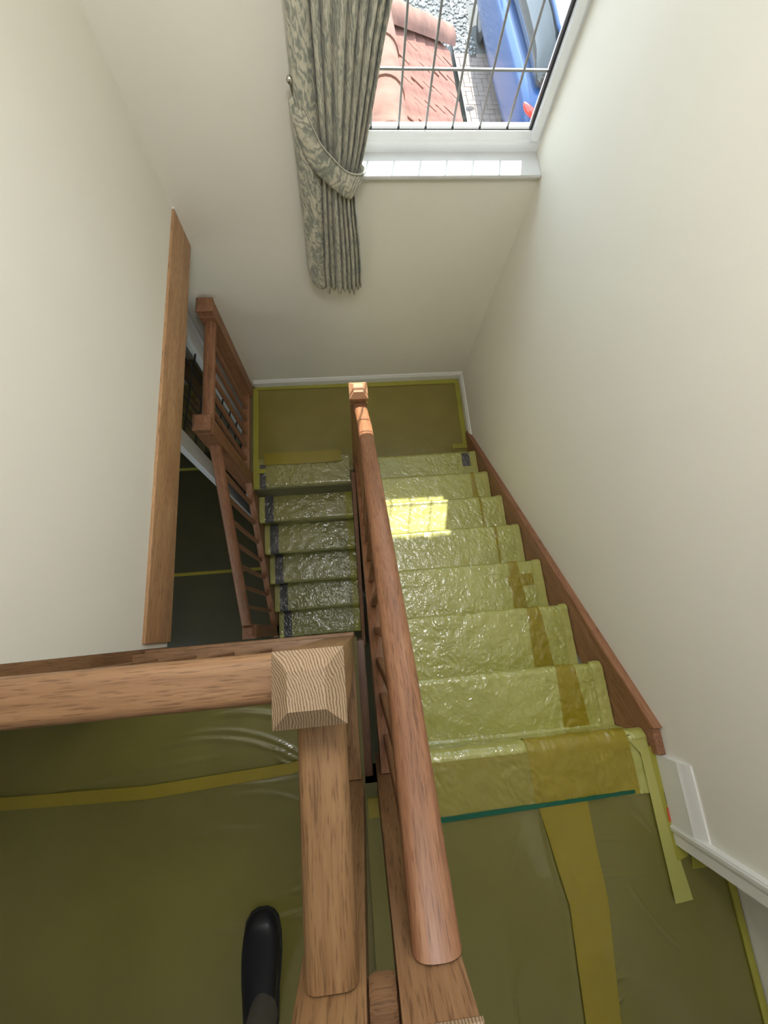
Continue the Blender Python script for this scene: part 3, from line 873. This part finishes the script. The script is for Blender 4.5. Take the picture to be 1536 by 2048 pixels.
# ------------------------------------------------------------------ glazed door standing open in the hall
d2 = bpy.data.objects.new('door_2', None)
C.objects.link(d2)
d2.location = (-1.955, 2.44, ZG)
d2.rotation_euler = (0, 0, math.radians(-5))
struct(d2, 'white glazed door with leaded panes standing open in the hall', 'door')
def dbox(name, a, b, mat, bev=0.0, par=None):
    v, f = box_data(a, b, bev)
    o = mesh_obj(name, v, f, mat, None, smooth=bev > 0, angle=30)
    o.parent = par or d2
    return o
DH = 2.03
dbox('stile', (-0.052, -0.10, 0.01), (0.0, 0.0, DH), 'upvc', 0.006)
dbox('stile', (-0.052, -0.80, 0.01), (0.0, -0.70, DH), 'upvc', 0.006)
dbox('door_rail', (-0.050, -0.70, DH - 0.11), (-0.002, -0.10, DH), 'upvc', 0.004)
dbox('door_rail', (-0.050, -0.70, 0.01), (-0.002, -0.10, 0.20), 'upvc', 0.004)
for k in range(1, 5):
    dbox('lead_strip', (-0.030, -0.70 + 0.12 * k - 0.005, 0.2), (-0.022, -0.70 + 0.12 * k + 0.005, DH - 0.11), 'lead_dark')
for k in range(1, 9):
    dbox('lead_strip', (-0.031, -0.70, 0.2 + 0.192 * k - 0.005), (-0.021, -0.10, 0.2 + 0.192 * k + 0.005), 'lead_dark')
dbox('pane', (-0.0275, -0.71, 0.19), (-0.0245, -0.09, DH - 0.1), 'glass')
dbox('lock_plate', (-0.060, -0.765, 0.93), (-0.052, -0.735, 1.17), 'chrome', 0.003)
dbox('handle', (-0.095, -0.76, 1.04), (-0.060, -0.64, 1.065), 'chrome', 0.006)
struct(boxes('trim_7', [((-1.965, 2.43, ZG), (-1.935, 2.47, -0.58)), ((-2.87, 2.43, ZG), (-2.84, 2.47, -0.58)), ((-2.87, 2.43, -0.60), (-1.935, 2.47, -0.57))], 'upvc'))

# ------------------------------------------------------------------ curtain and tieback
def lerp_tab(tab, z):
    if z >= tab[0][0]:
        return tab[0][1]
    for (z0, a), (z1, b) in zip(tab[:-1], tab[1:]):
        if z1 <= z <= z0:
            s = (z0 - z) / (z0 - z1)
            return a + (b - a) * s
    return tab[-1][1]
XR_T = [(1.9, -0.62), (1.2, -0.68), (0.727, -0.758), (0.61, -0.784), (0.50, -0.803), (0.408, -0.821), (0.303, -0.840), (0.206, -0.862), (0.12, -0.890), (0.02, -0.885), (-0.12, -0.872), (-0.30, -0.862), (-0.45, -0.858)]
XL_T = [(1.9, -1.115), (0.7, -1.108), (0.5, -1.118), (0.30, -1.136), (0.05, -1.143), (-0.15, -1.148), (-0.34, -1.156), (-0.45, -1.150)]
XG_T = [(1.9, -1.005), (0.607, -1.019), (0.39, -1.020), (0.247, -1.019), (0.165, -1.028), (-0.10, -1.042), (-0.35, -1.056), (-0.45, -1.056)]
cur = thing('curtain', (-1.0, 2.42, -0.43), 'grey green leaf patterned curtain tied back at the left of the window', 'curtain')
NF = 7
V, Fc, UV = [], [], []
nz, nu = 150, 150
for i in range(nz + 1):
    z = 1.9 + (-0.425 - 1.9) * i / nz
    xl, xg, xr = lerp_tab(XL_T, z), lerp_tab(XG_T, z), lerp_tab(XR_T, z)
    tie = math.exp(-((z - 0.19) / 0.12) ** 2)
    for j in range(nu + 1):
        u = j / nu
        if u < 0.10:                 # return to the wall
            s = u / 0.10
            x = xl + 0.012 * s * s
            y = 2.455 - 0.075 * s
        elif u < 0.34:               # flat leading panel
            s = (u - 0.10) / 0.24
            x = xl + 0.012 + (xg - xl - 0.012) * s
            y = 2.380 - 0.020 * math.sin(math.pi * min(1, s * 1.05)) - 0.006 * math.sin(3.0 * s + z * 3) + 0.018 * max(0, s - 0.88) / 0.12
        else:
            s = (u - 0.34) / 0.66
            warp = s + 0.035 * math.sin(6.3 * s + 1.2)
            ph = warp * NF
            fr_ = abs(math.sin(math.pi * ph)) ** 0.55
            amp = 0.052 * (1 - 0.30 * tie) * (0.8 + 0.25 * math.sin(3.7 * math.floor(ph) + 1))
            x = xg + (xr - xg) * s
            y = 2.400 - amp * fr_ - 0.012 * math.sin(math.pi * s) + 0.02 * s * s
        zz = z + (0.05 * (1 - u / 0.34) * max(0.0, (0.1 - z) / 0.53) if u < 0.34 else 0.0)
        if i == nz:
            zz = zz - 0.022 * (abs(math.sin(math.pi * ((u - 0.34) / 0.66) * NF)) if u > 0.34 else (u / 0.34) * 0.8 - 0.9) - 0.012 * math.sin(9 * u)
        V.append((x, y, zz))
        UV.append((u * 0.9 if u < 0.34 else 0.306 + (u - 0.34) * 2.4, z))
for i in range(nz):
    for j in range(nu):
        a = i * (nu + 1) + j
        Fc.append((a, a + 1, a + nu + 2, a + nu + 1))
cl = mesh_obj('drape', V, Fc, 'fabric', cur, smooth=True, angle=80, uvs=UV)
sm = cl.modifiers.new('thickness', 'SOLIDIFY')
sm.thickness = 0.003
sm.offset = 1
# white lining showing along the leading edge
V, Fc = [], []
for i in range(nz + 1):
    z = 1.9 + (-0.42 - 1.9) * i / nz
    xr = lerp_tab(XR_T, z)
    V += [(xr + 0.001, 2.412, z), (xr + 0.007, 2.425, z), (xr - 0.02, 2.446, z)]
for i in range(nz):
    Fc += [(i * 3, i * 3 + 1, i * 3 + 4, i * 3 + 3), (i * 3 + 1, i * 3 + 2, i * 3 + 5, i * 3 + 4)]
mesh_obj('lining', V, Fc, 'lining', cur, smooth=True, angle=80)
# tieback band
tt = [(-1.106, 2.43, 0.462), (-1.095, 2.385, 0.475), (-1.064, 2.352, 0.429), (-1.025, 2.338, 0.346), (-0.979, 2.335, 0.291), (-0.929, 2.335, 0.243), (-0.885, 2.342, 0.222), (-0.846, 2.375, 0.205), (-0.842, 2.41, 0.200), (-0.87, 2.43, 0.215)]
tb = [(-1.112, 2.43, 0.452), (-1.132, 2.400, 0.440), (-1.118, 2.366, 0.363), (-1.072, 2.346, 0.250), (-1.003, 2.338, 0.180), (-0.945, 2.335, 0.133), (-0.905, 2.340, 0.118), (-0.868, 2.372, 0.150), (-0.858, 2.41, 0.170), (-0.88, 2.43, 0.180)]
def cr(P, n):
    out = []
    for i in range(len(P) - 1):
        p0, p1, p2, p3 = [Vector(P[max(0, min(len(P) - 1, i + q))]) for q in (-1, 0, 1, 2)]
        for k in range(n):
            s = k / n
            out.append(0.5 * ((2 * p1) + (-p0 + p2) * s + (2 * p0 - 5 * p1 + 4 * p2 - p3) * s * s + (-p0 + 3 * p1 - 3 * p2 + p3) * s ** 3))
    out.append(Vector(P[-1]))
    return out
ct, cb = cr(tt, 8), cr(tb, 8)
V, Fc, UV = [], [], []
nb = 10
for i, (a, b) in enumerate(zip(ct, cb)):
    for j in range(nb + 1):
        s = j / nb
        q = a.lerp(b, s)
        q.y -= 0.008 * math.sin(math.pi * s)
        V.append(q)
        UV.append((0.35 + i * 0.013, 0.3 + 0.12 * s + i * 0.004))
for i in range(len(ct) - 1):
    for j in range(nb):
        a = i * (nb + 1) + j
        Fc.append((a, a + 1, a + nb + 2, a + nb + 1))
tie = mesh_obj('tieback', V, Fc, 'fabric', None, smooth=True, angle=80, uvs=UV, origin=(-1.0, 2.34, 0.25))
tag(tie, 'leaf patterned fabric tieback gathering the curtain to its wall hook', 'tieback')
sm = tie.modifiers.new('thickness', 'SOLIDIFY')
sm.thickness = 0.006
def tube(name, path, rad, mat, parent, seg=10):
    V, Fc = [], []
    pts = [Vector(q) for q in path]
    for i, q in enumerate(pts):
        d = (pts[min(i + 1, len(pts) - 1)] - pts[max(i - 1, 0)]).normalized()
        a = d.orthogonal().normalized()
        if i and prev.dot(d.orthogonal()) is not None:
            a = (prev - d * prev.dot(d)).normalized()
        prev = a
        b = d.cross(a)
        for k in range(seg):
            t_ = 2 * math.pi * k / seg
            r = rad[i] if isinstance(rad, (list, tuple)) else rad
            V.append(q + (a * math.cos(t_) + b * math.sin(t_)) * r)
    for i in range(len(pts) - 1):
        for k in range(seg):
            Fc.append((i * seg + k, i * seg + (k + 1) % seg, (i + 1) * seg + (k + 1) % seg, (i + 1) * seg + k))
    Fc.append(tuple(range(seg)))
    Fc.append(tuple(range((len(pts) - 1) * seg, len(pts) * seg)))
    return mesh_obj(name, V, Fc, mat, parent, smooth=True, angle=50)
tube('piping', [q + Vector((0, -0.004, 0.001)) for q in ct], 0.0035, 'piping_cloth', tie)
hk = thing('curtain_hook', (-1.113, YF, 0.47), 'small dark metal ball ended hook holding the curtain tieback', 'hook')
tube('hook_stem', [(-1.110, YF, 0.44), (-1.110, 2.43, 0.44), (-1.110, 2.402, 0.452), (-1.113, 2.388, 0.478), (-1.115, 2.380, 0.505)], 0.004, 'chrome', hk)
zs = [(0.001, 0), (0.006, 0.002), (0.011, 0.008), (0.0125, 0.014), (0.011, 0.020), (0.006, 0.026), (0.001, 0.028)]
tube('ball', [(-1.116, 2.380, 0.503 + b) for a, b in zs], [a for a, b in zs], 'chrome', hk, seg=14)

# ------------------------------------------------------------------ foot of the person taking the picture
pe = thing('person', (-1.335, -0.47, 0.0), 'person in a black shoe and dark trousers standing on the gallery', 'person')
SX = -1.336
secs = [(-0.318, 0.012, 0.012, 0.026), (-0.328, 0.032, 0.010, 0.046), (-0.345, 0.045, 0.008, 0.060), (-0.385, 0.0525, 0.008, 0.068), (-0.430, 0.053, 0.008, 0.080), (-0.470, 0.049, 0.008, 0.094), (-0.510, 0.043, 0.008, 0.110), (-0.555, 0.040, 0.008, 0.115), (-0.590, 0.038, 0.008, 0.110), (-0.612, 0.026, 0.012, 0.095), (-0.622, 0.010, 0.020, 0.075)]
V, Fc = [], []
ns = 20
for (y, hw, zb, zt_) in secs:
    bend = -0.006 + 0.02 * max(0, (-y - 0.42))
    for k in range(ns):
        a = 2 * math.pi * k / ns
        cx_, sz = math.cos(a), math.sin(a)
        V.append((SX + bend + hw * math.copysign(abs(cx_) ** 0.7, cx_), y, (zb + zt_) / 2 + (zt_ - zb) / 2 * math.copysign(abs(sz) ** 0.7, sz)))
for i in range(len(secs) - 1):
    for k in range(ns):
        Fc.append((i * ns + k, i * ns + (k + 1) % ns, (i + 1) * ns + (k + 1) % ns, (i + 1) * ns + k))
Fc += [tuple(range(ns)), tuple(range((len(secs) - 1) * ns, len(secs) * ns))]
shoe = mesh_obj('shoe', V, Fc, 'leather', pe, smooth=True, angle=60)
sb_ = shoe.modifiers.new('sub', 'SUBSURF')
sb_.levels = sb_.render_levels = 2
V, Fc = [], []
for zz in (0.006, 0.022):
    for (y, hw, zb, zt_) in secs:
        V.append((SX - 0.006 + 0.02 * max(0, (-y - 0.42)) - hw - 0.002, y, zz))
    for (y, hw, zb, zt_) in reversed(secs):
        V.append((SX - 0.006 + 0.02 * max(0, (-y - 0.42)) + hw + 0.002, y, zz))
n = len(secs) * 2
Fc = [tuple(range(n)), tuple(range(n, 2 * n))] + [(k, (k + 1) % n, n + (k + 1) % n, n + k) for k in range(n)]
mesh_obj('sole', V, Fc, 'rubber', shoe)
lg = [(-0.520, -1.325, 0.085, 0.052), (-0.524, -1.325, 0.14, 0.055), (-0.535, -1.322, 0.25, 0.062), (-0.545, -1.318, 0.38, 0.072), (-0.540, -1.312, 0.50, 0.078)]
V, Fc = [], []
for (y, x, z, r) in lg:
    for k in range(24):
        a = 2 * math.pi * k / 24
        rr = r * (1 + 0.05 * math.sin(3 * a + z * 20))
        V.append((x + rr * 0.72 * math.cos(a), y + rr * math.sin(a), z))
for i in range(len(lg) - 1):
    for k in range(24):
        Fc.append((i * 24 + k, i * 24 + (k + 1) % 24, i * 24 + 24 + (k + 1) % 24, i * 24 + 24 + k))
Fc.append(tuple(range(96, 120)))
tl = mesh_obj('trouser_leg', V, Fc, 'trouser', pe, smooth=True, angle=60)
sb_ = tl.modifiers.new('sub', 'SUBSURF')
sb_.levels = sb_.render_levels = 2

# ------------------------------------------------------------------ outside: porch roof with clay tiles
rf = thing('porch_roof', (-0.6, 3.3, -0.35), 'red clay tiled porch roof below the window with rounded ridge tiles', 'roof')
RXr, RZr = -0.70, 0.115       # ridge
EX, EZ = -0.155, -0.31        # eave
YE = 4.37                     # far eave corner
YR = 3.66                     # where the hip meets the ridge
def roof_z(x):
    return RZr + (x - RXr) * (EZ - RZr) / (EX - RXr)
mesh_obj('roof_deck', [(RXr, 2.75, RZr - 0.02), (EX, 2.75, EZ - 0.02), (EX, YE, EZ - 0.02), (RXr, YR, RZr - 0.02), (2 * RXr - EX, 2.75, EZ - 0.02), (2 * RXr - EX, YE, EZ - 0.02),
                       (RXr, 2.75, EZ - 0.05), (EX, YE, EZ - 0.05)], [(0, 1, 2, 3), (0, 3, 5, 4), (3, 2, 5)], 'mortar', rf)
slope_v = Vector((EX - RXr, 0, EZ - RZr))
SLN = slope_v.length
sd = slope_v.normalized()
nrm = Vector((-sd.z, 0, sd.x))
tv, tf = box_data((0, 0, 0), (0.165, 0.158, 0.012), 0.003)
tme = bpy.data.meshes.new('tile')
tme.from_pydata([tuple(sd * a + Vector((0, b, 0)) + nrm * (c + 0.010 * (a / 0.165))) for a, b, c in tv], [], tf)
tme.materials.append(MATS['terracotta'])
gauge = 0.098
nr_ = int(SLN / gauge) + 1
for i in range(nr_):
    dd = SLN - 0.135 - gauge * i
    if dd < -0.03:
        continue
    for j in range(14):
        y = 2.76 + 0.165 * j + (0.0825 if i % 2 else 0)
        lim = YE - (YE - YR) * (1 - (dd + 0.08) / SLN)
        if y + 0.13 > lim:
            continue
        o = bpy.data.objects.new('tile', tme)
        C.objects.link(o)
        o.parent = rf
        pos = Vector((RXr, y, RZr)) + sd * dd + nrm * random.uniform(0, 0.005)
        o.location = pos - Vector(rf.location)
        o.rotation_euler = (random.uniform(-0.02, 0.02), random.uniform(-0.02, 0.02), random.uniform(-0.03, 0.03))
def half_round(name, a, b, r, mat, parent, upv):
    a, b = Vector(a), Vector(b)
    d = (b - a).normalized()
    s = d.cross(Vector(upv)).normalized()
    u = s.cross(d)
    V, Fc = [], []
    for q, rr in ((a, r * 0.96), (b, r * 1.05)):
        for rad in (rr, rr - 0.014):
            for k in range(13):
                t_ = math.pi * k / 12
                V.append(q + s * math.cos(t_) * rad + u * math.sin(t_) * rad)
    for k in range(12):
        Fc += [(k, k + 1, 26 + k + 1, 26 + k), (13 + k, 39 + k, 39 + k + 1, 13 + k + 1), (k, 13 + k, 13 + k + 1, k + 1), (26 + k, 26 + k + 1, 39 + k + 1, 39 + k)]
    Fc += [(0, 26, 39, 13), (12, 25, 51, 38)]
    return mesh_obj(name, V, Fc, mat, parent, smooth=True, angle=50)
h0, h1 = Vector((EX + 0.01, YE, EZ - 0.01)), Vector((RXr, YR, RZr))
for k in range(3):
    a = h1.lerp(h0, k / 3.0)
    b = h1.lerp(h0, (k + 1.06) / 3.0)
    half_round('ridge_tile', a, b, 0.088, 'terracotta_pale', rf, (0, 0, 1))
for k in range(3):
    half_round('ridge_tile', (RXr + 0.005, YR - 0.32 * k + 0.02, RZr - 0.015), (RXr + 0.005, YR - 0.32 * (k + 1), RZr - 0.015), 0.10, 'terracotta_pale', rf, (0, 0, 1))
gp = []
for k in range(9):
    a = math.pi + math.pi * k / 8
    gp.append((0.045 * math.cos(a), 0.045 * math.sin(a)))
gp += [(0.040, 0.0)] + [(0.038 * math.cos(2 * math.pi - math.pi * k / 8), 0.038 * math.sin(2 * math.pi - math.pi * k / 8)) for k in range(9)]
sweep('gutter', gp, [(EX + 0.045, 2.76, EZ - 0.03), (EX + 0.045, YE + 0.05, EZ - 0.03)], (1, 0, 0), 'gutter', rf)
pw = slab('wall_porch', [((-1.2, 2.75, ZGR), (EX - 0.06, YE - 0.08, EZ - 0.06))], 'brick_wall')

# added unseen eave: its scalloped tiles shape the wavy edge of the sun patch
ev = thing('eave', (-0.5, 2.9, 1.55), 'added unseen eave with rounded tile ends that shades the upper window', 'eave')
boxes('soffit', [((-2.6, 2.75, 1.56), (0.9, 3.02, 1.60))], 'upvc', ev)
evm = bpy.data.meshes.new('shade_eave_tile')
V, Fc = [], []
for q, yy in enumerate((2.95, 3.08)):
    for k in range(13):
        a = math.pi + math.pi * k / 12
        V.append((0.0625 * math.cos(a), yy - 3.0, 0.030 * math.sin(a)))
    V += [(0.0625, yy - 3.0, 0.03), (-0.0625, yy - 3.0, 0.03)]
for k in range(15):
    Fc.append((k, (k + 1) % 15, 15 + (k + 1) % 15, 15 + k))
Fc += [tuple(range(15)), tuple(range(15, 30))]
evm.from_pydata(V, [], Fc)
evm.materials.append(MATS['terracotta'])
EVZ = 1.155 + 1.10 * (3.02 - 2.62) + 0.03
for k in range(26):
    o = bpy.data.objects.new('shade_eave_tile', evm)
    C.objects.link(o)
    o.parent = ev
    o.location = Vector((-2.52 + 0.1255 * k + 0.003, 3.0, EVZ)) - Vector(ev.location)
boxes('fascia', [((-2.6, 2.90, 1.60), (0.9, 2.95, EVZ + 0.03))], 'upvc', ev)

# ------------------------------------------------------------------ outside: drive
slab('ground', [((-12, 2.75, ZGR - 0.2), (16, 34, ZGR - 0.055))], 'paver_joint')
pav = struct(boxes('paving', [((-2.0, 2.9, ZGR - 0.06), (8.0, 9.30, ZGR - 0.012))], 'paver_joint'), 'herringbone block paved drive below the window', 'paving')
pbv, pbf = box_data((-0.0965, -0.0465, -0.03), (0.0965, 0.0465, 0.0), 0.005)
pbm = bpy.data.meshes.new('paver_block')
pbm.from_pydata(pbv, [], pbf)
pbm.materials.append(MATS['paver'])
rest_v, rest_f = [], []
cnt = 0
RH = 0.1
for i in range(-60, 61):
    for j in range(-60, 61):
        # herringbone on a 0.1 m grid: block (i+j) steps
        for kind in (0, 1):
            gx, gy = None, None
            base = Vector((j * 0.1 + i * 0.1, -j * 0.1 + i * 0.1, 0))
            base = Vector((i * 0.1 + j * 0.2, i * 0.1 - j * 0.2, 0))
            if kind == 0:
                c_, rz = base + Vector((0.1, 0.05, 0)), 0.0
            else:
                c_, rz = base + Vector((0.05, 0.2, 0)), math.pi / 2
            x, y = c_.x + 1.5, c_.y + 8.0
            if not (-0.2 < x < 4.6 and 5.0 < y < 9.28):
                continue
            z = ZGR + random.uniform(-0.0015, 0.0015)
            if 0.75 < x < 2.35 and 7.45 < y < 9.28 and cnt < 300:
                o = bpy.data.objects.new('paver_block', pbm)
                C.objects.link(o)
                o.parent = pav
                o.location = (x, y, z)
                o.rotation_euler = (0, 0, rz)
                cnt += 1
            else:
                n = len(rest_v)
                cs, sn = math.cos(rz), math.sin(rz)
                rest_v += [(x + a * cs - b * sn, y + a * sn + b * cs, z + c) for a, b, c in pbv]
                rest_f += [tuple(q + n for q in f_) for f_ in pbf]
pr_ = mesh_obj('paver_blocks', rest_v, rest_f, 'paver', pav)
pr_['kind'] = 'stuff'

grv = struct(boxes('gravel_ground', [((-6, 9.30, ZGR - 0.06), (14, 20, ZGR - 0.015))], 'gravel_bed'), 'bed of the gravel drive beyond the paving', 'ground')
ico = bmesh.new()
bmesh.ops.create_icosphere(ico, subdivisions=1, radius=1.0)
iv = [Vector(q.co) for q in ico.verts]
fi = [tuple(q.index for q in f_.verts) for f_ in ico.faces]
ico.free()
V, Fc = [], []
for k in range(9000):
    x, y = random.uniform(-0.4, 5.2), 9.28 + 3.4 * random.random() ** 1.1
    if 1.50 < x < 3.2 and y < 10.6:
        continue
    s = random.uniform(0.014, 0.036)
    sx, sy, sz = s * random.uniform(0.7, 1.2), s * random.uniform(0.7, 1.2), s * random.uniform(0.5, 0.9)
    an = random.uniform(0, 6.28)
    cs, sn = math.cos(an), math.sin(an)
    n = len(V)
    for q in iv:
        a, b = q.x * sx, q.y * sy
        V.append((x + a * cs - b * sn, y + a * sn + b * cs, ZGR - 0.005 + q.z * sz))
    Fc += [tuple(q + n for q in f_) for f_ in fi]
gs = mesh_obj('gravel', V, Fc, 'pebble', None)
gs['kind'] = 'stuff'
gs['label'] = 'loose white and grey gravel stones beyond the paving'
gs['category'] = 'gravel'

# ------------------------------------------------------------------ outside: blue car parked on the drive
CXc, CYr = 2.34, 6.46           # centre line, rear bumper
ca = thing('car', (CXc, CYr + 2.0, ZGR), 'blue hatchback car parked on the paving outside the window', 'car')
def loft(name, secs, mat, parent, sub=2, caps=True):
    n = len(secs[0])
    V = [q for s_ in secs for q in s_]
    Fc = []
    for i in range(len(secs) - 1):
        for k in range(n):
            Fc.append((i * n + k, i * n + (k + 1) % n, (i + 1) * n + (k + 1) % n, (i + 1) * n + k))
    if caps:
        Fc += [tuple(range(n)), tuple(range((len(secs) - 1) * n, len(secs) * n))]
    o = mesh_obj(name, V, Fc, mat, parent, smooth=True, angle=70)
    if sub:
        m_ = o.modifiers.new('sub', 'SUBSURF')
        m_.levels = m_.render_levels = sub
    return o
def body_sec(y, hw, z0, z1, hs):
    pts = [(-hw * 0.92, z0), (-hw, z0 + 0.14), (-hw, (z0 + z1) / 2), (-hw * 0.97, z1 - 0.10), (-hw * hs, z1), (0, z1 + 0.02), (hw * hs, z1), (hw * 0.97, z1 - 0.10), (hw, (z0 + z1) / 2), (hw, z0 + 0.14), (hw * 0.92, z0), (0, z0 - 0.01)]
    return [(CXc + a, CYr + y, ZGR + b) for a, b in pts]
loft('car_body', [body_sec(0.00, 0.66, 0.38, 0.62, 0.8), body_sec(0.04, 0.80, 0.30, 0.78, 0.86), body_sec(0.20, 0.86, 0.24, 0.93, 0.9), body_sec(0.7, 0.88, 0.22, 0.95, 0.92), body_sec(1.6, 0.89, 0.20, 0.94, 0.92), body_sec(2.8, 0.88, 0.20, 0.92, 0.92), body_sec(3.5, 0.86, 0.22, 0.80, 0.88), body_sec(3.9, 0.78, 0.26, 0.68, 0.84), body_sec(4.02, 0.60, 0.36, 0.56, 0.8)], 'car_blue', ca)
def cab_sec(y, hw0, hw1, z0, z1):
    pts = [(-hw0, z0), (-hw0 * 0.6 - hw1 * 0.4, z0 * 0.45 + z1 * 0.55), (-hw1, z1 - 0.05), (-hw1 * 0.75, z1), (hw1 * 0.75, z1), (hw1, z1 - 0.05), (hw0 * 0.6 + hw1 * 0.4, z0 * 0.45 + z1 * 0.55), (hw0, z0)]
    return [(CXc + a, CYr + y, ZGR + b) for a, b in pts]
loft('cabin_glass', [cab_sec(0.20, 0.78, 0.74, 0.86, 0.94), cab_sec(0.42, 0.80, 0.62, 0.86, 1.30), cab_sec(0.75, 0.82, 0.60, 0.86, 1.40), cab_sec(1.9, 0.82, 0.60, 0.86, 1.42), cab_sec(2.3, 0.82, 0.62, 0.86, 1.28), cab_sec(2.95, 0.80, 0.74, 0.86, 0.92)], 'car_glass', ca, sub=1)
def roof_sec(y, hw, z):
    return [(CXc + a, CYr + y, ZGR + z + b) for a, b in ((-hw, -0.035), (-hw * 0.92, 0.012), (-hw * 0.5, 0.03), (0, 0.035), (hw * 0.5, 0.03), (hw * 0.92, 0.012), (hw, -0.035), (0, -0.02))]
loft('car_roof', [roof_sec(0.36, 0.60, 1.30), roof_sec(0.55, 0.62, 1.37), roof_sec(1.0, 0.63, 1.41), roof_sec(1.7, 0.63, 1.42), roof_sec(2.1, 0.61, 1.36)], 'car_blue', ca, sub=1)
for s in (-1, 1):
    loft('tail_light', [[(CXc + s * 0.50, CYr + 0.075, ZGR + 0.80), (CXc + s * 0.50, CYr + 0.015, ZGR + 0.76), (CXc + s * 0.50, CYr + 0.005, ZGR + 0.70), (CXc + s * 0.50, CYr + 0.08, ZGR + 0.68)],
                        [(CXc + s * 0.74, CYr + 0.13, ZGR + 0.86), (CXc + s * 0.76, CYr + 0.035, ZGR + 0.82), (CXc + s * 0.76, CYr + 0.025, ZGR + 0.74), (CXc + s * 0.72, CYr + 0.10, ZGR + 0.72)],
                        [(CXc + s * 0.855, CYr + 0.28, ZGR + 0.90), (CXc + s * 0.865, CYr + 0.20, ZGR + 0.85), (CXc + s * 0.86, CYr + 0.18, ZGR + 0.78), (CXc + s * 0.83, CYr + 0.24, ZGR + 0.76)]], 'car_red', ca, sub=1)
    for yy in (0.72, 3.15):
        wp = [(CXc + s * (0.60 + 0.19 * q), CYr + yy, ZGR + 0.30) for q in (0, 0.05, 0.95, 1.0)]
        wh = tube('wheel', wp, [0.27, 0.30, 0.30, 0.27], 'car_black', ca, seg=24)
        tube('hub', [(CXc + s * 0.788, CYr + yy, ZGR + 0.30), (CXc + s * 0.80, CYr + yy, ZGR + 0.30)], [0.19, 0.15], 'car_grey', wh, seg=20)
    loft('door_mirror', [[(CXc + s * 0.84, CYr + 2.42 + a, ZGR + 0.93 + b) for a, b in ((-0.05, -0.04), (0.05, -0.04), (0.05, 0.06), (-0.05, 0.06))], [(CXc + s * 1.03, CYr + 2.40 + a, ZGR + 0.95 + b) for a, b in ((-0.05, -0.05), (0.05, -0.05), (0.05, 0.07), (-0.05, 0.07))]], 'car_blue', ca, sub=1)
box('bumper', (CXc - 0.70, CYr - 0.03, ZGR + 0.34), (CXc + 0.70, CYr + 0.10, ZGR + 0.50), 'car_blue', ca, bev=0.02)

# ------------------------------------------------------------------ added fill lamp, out of view, to brighten the stairwell
PLX, PLY, PLZ, PLR = -0.92, 1.05, 1.98, 0.17
pl_ = thing('fill_lamp', (PLX, PLY, ZC), 'added glowing globe on a cord, fill light for the stairwell, out of view', 'fill lamp')
m, t, p = nt('fill_glow')
p.inputs['Base Color'].default_value = (0.9, 0.9, 0.88, 1)
p.inputs['Emission Color'].default_value = (0.97, 0.985, 1.0, 1)
p.inputs['Emission Strength'].default_value = 18.5
gl_r = [(PLR * math.sin(math.pi * k / 16) + 0.001, PLR * math.cos(math.pi * k / 16)) for k in range(17)]
tube('fill_globe', [(PLX, PLY, PLZ + b) for a, b in gl_r], [a for a, b in gl_r], 'fill_glow', pl_, seg=32)
tube('fill_cord', [(PLX, PLY, ZC), (PLX, PLY, PLZ + PLR)], 0.004, 'gasket', pl_, seg=8)
tube('fill_rose', [(PLX, PLY, ZC), (PLX, PLY, ZC - 0.02), (PLX, PLY, ZC - 0.035)], [0.05, 0.045, 0.01], 'upvc', pl_, seg=20)
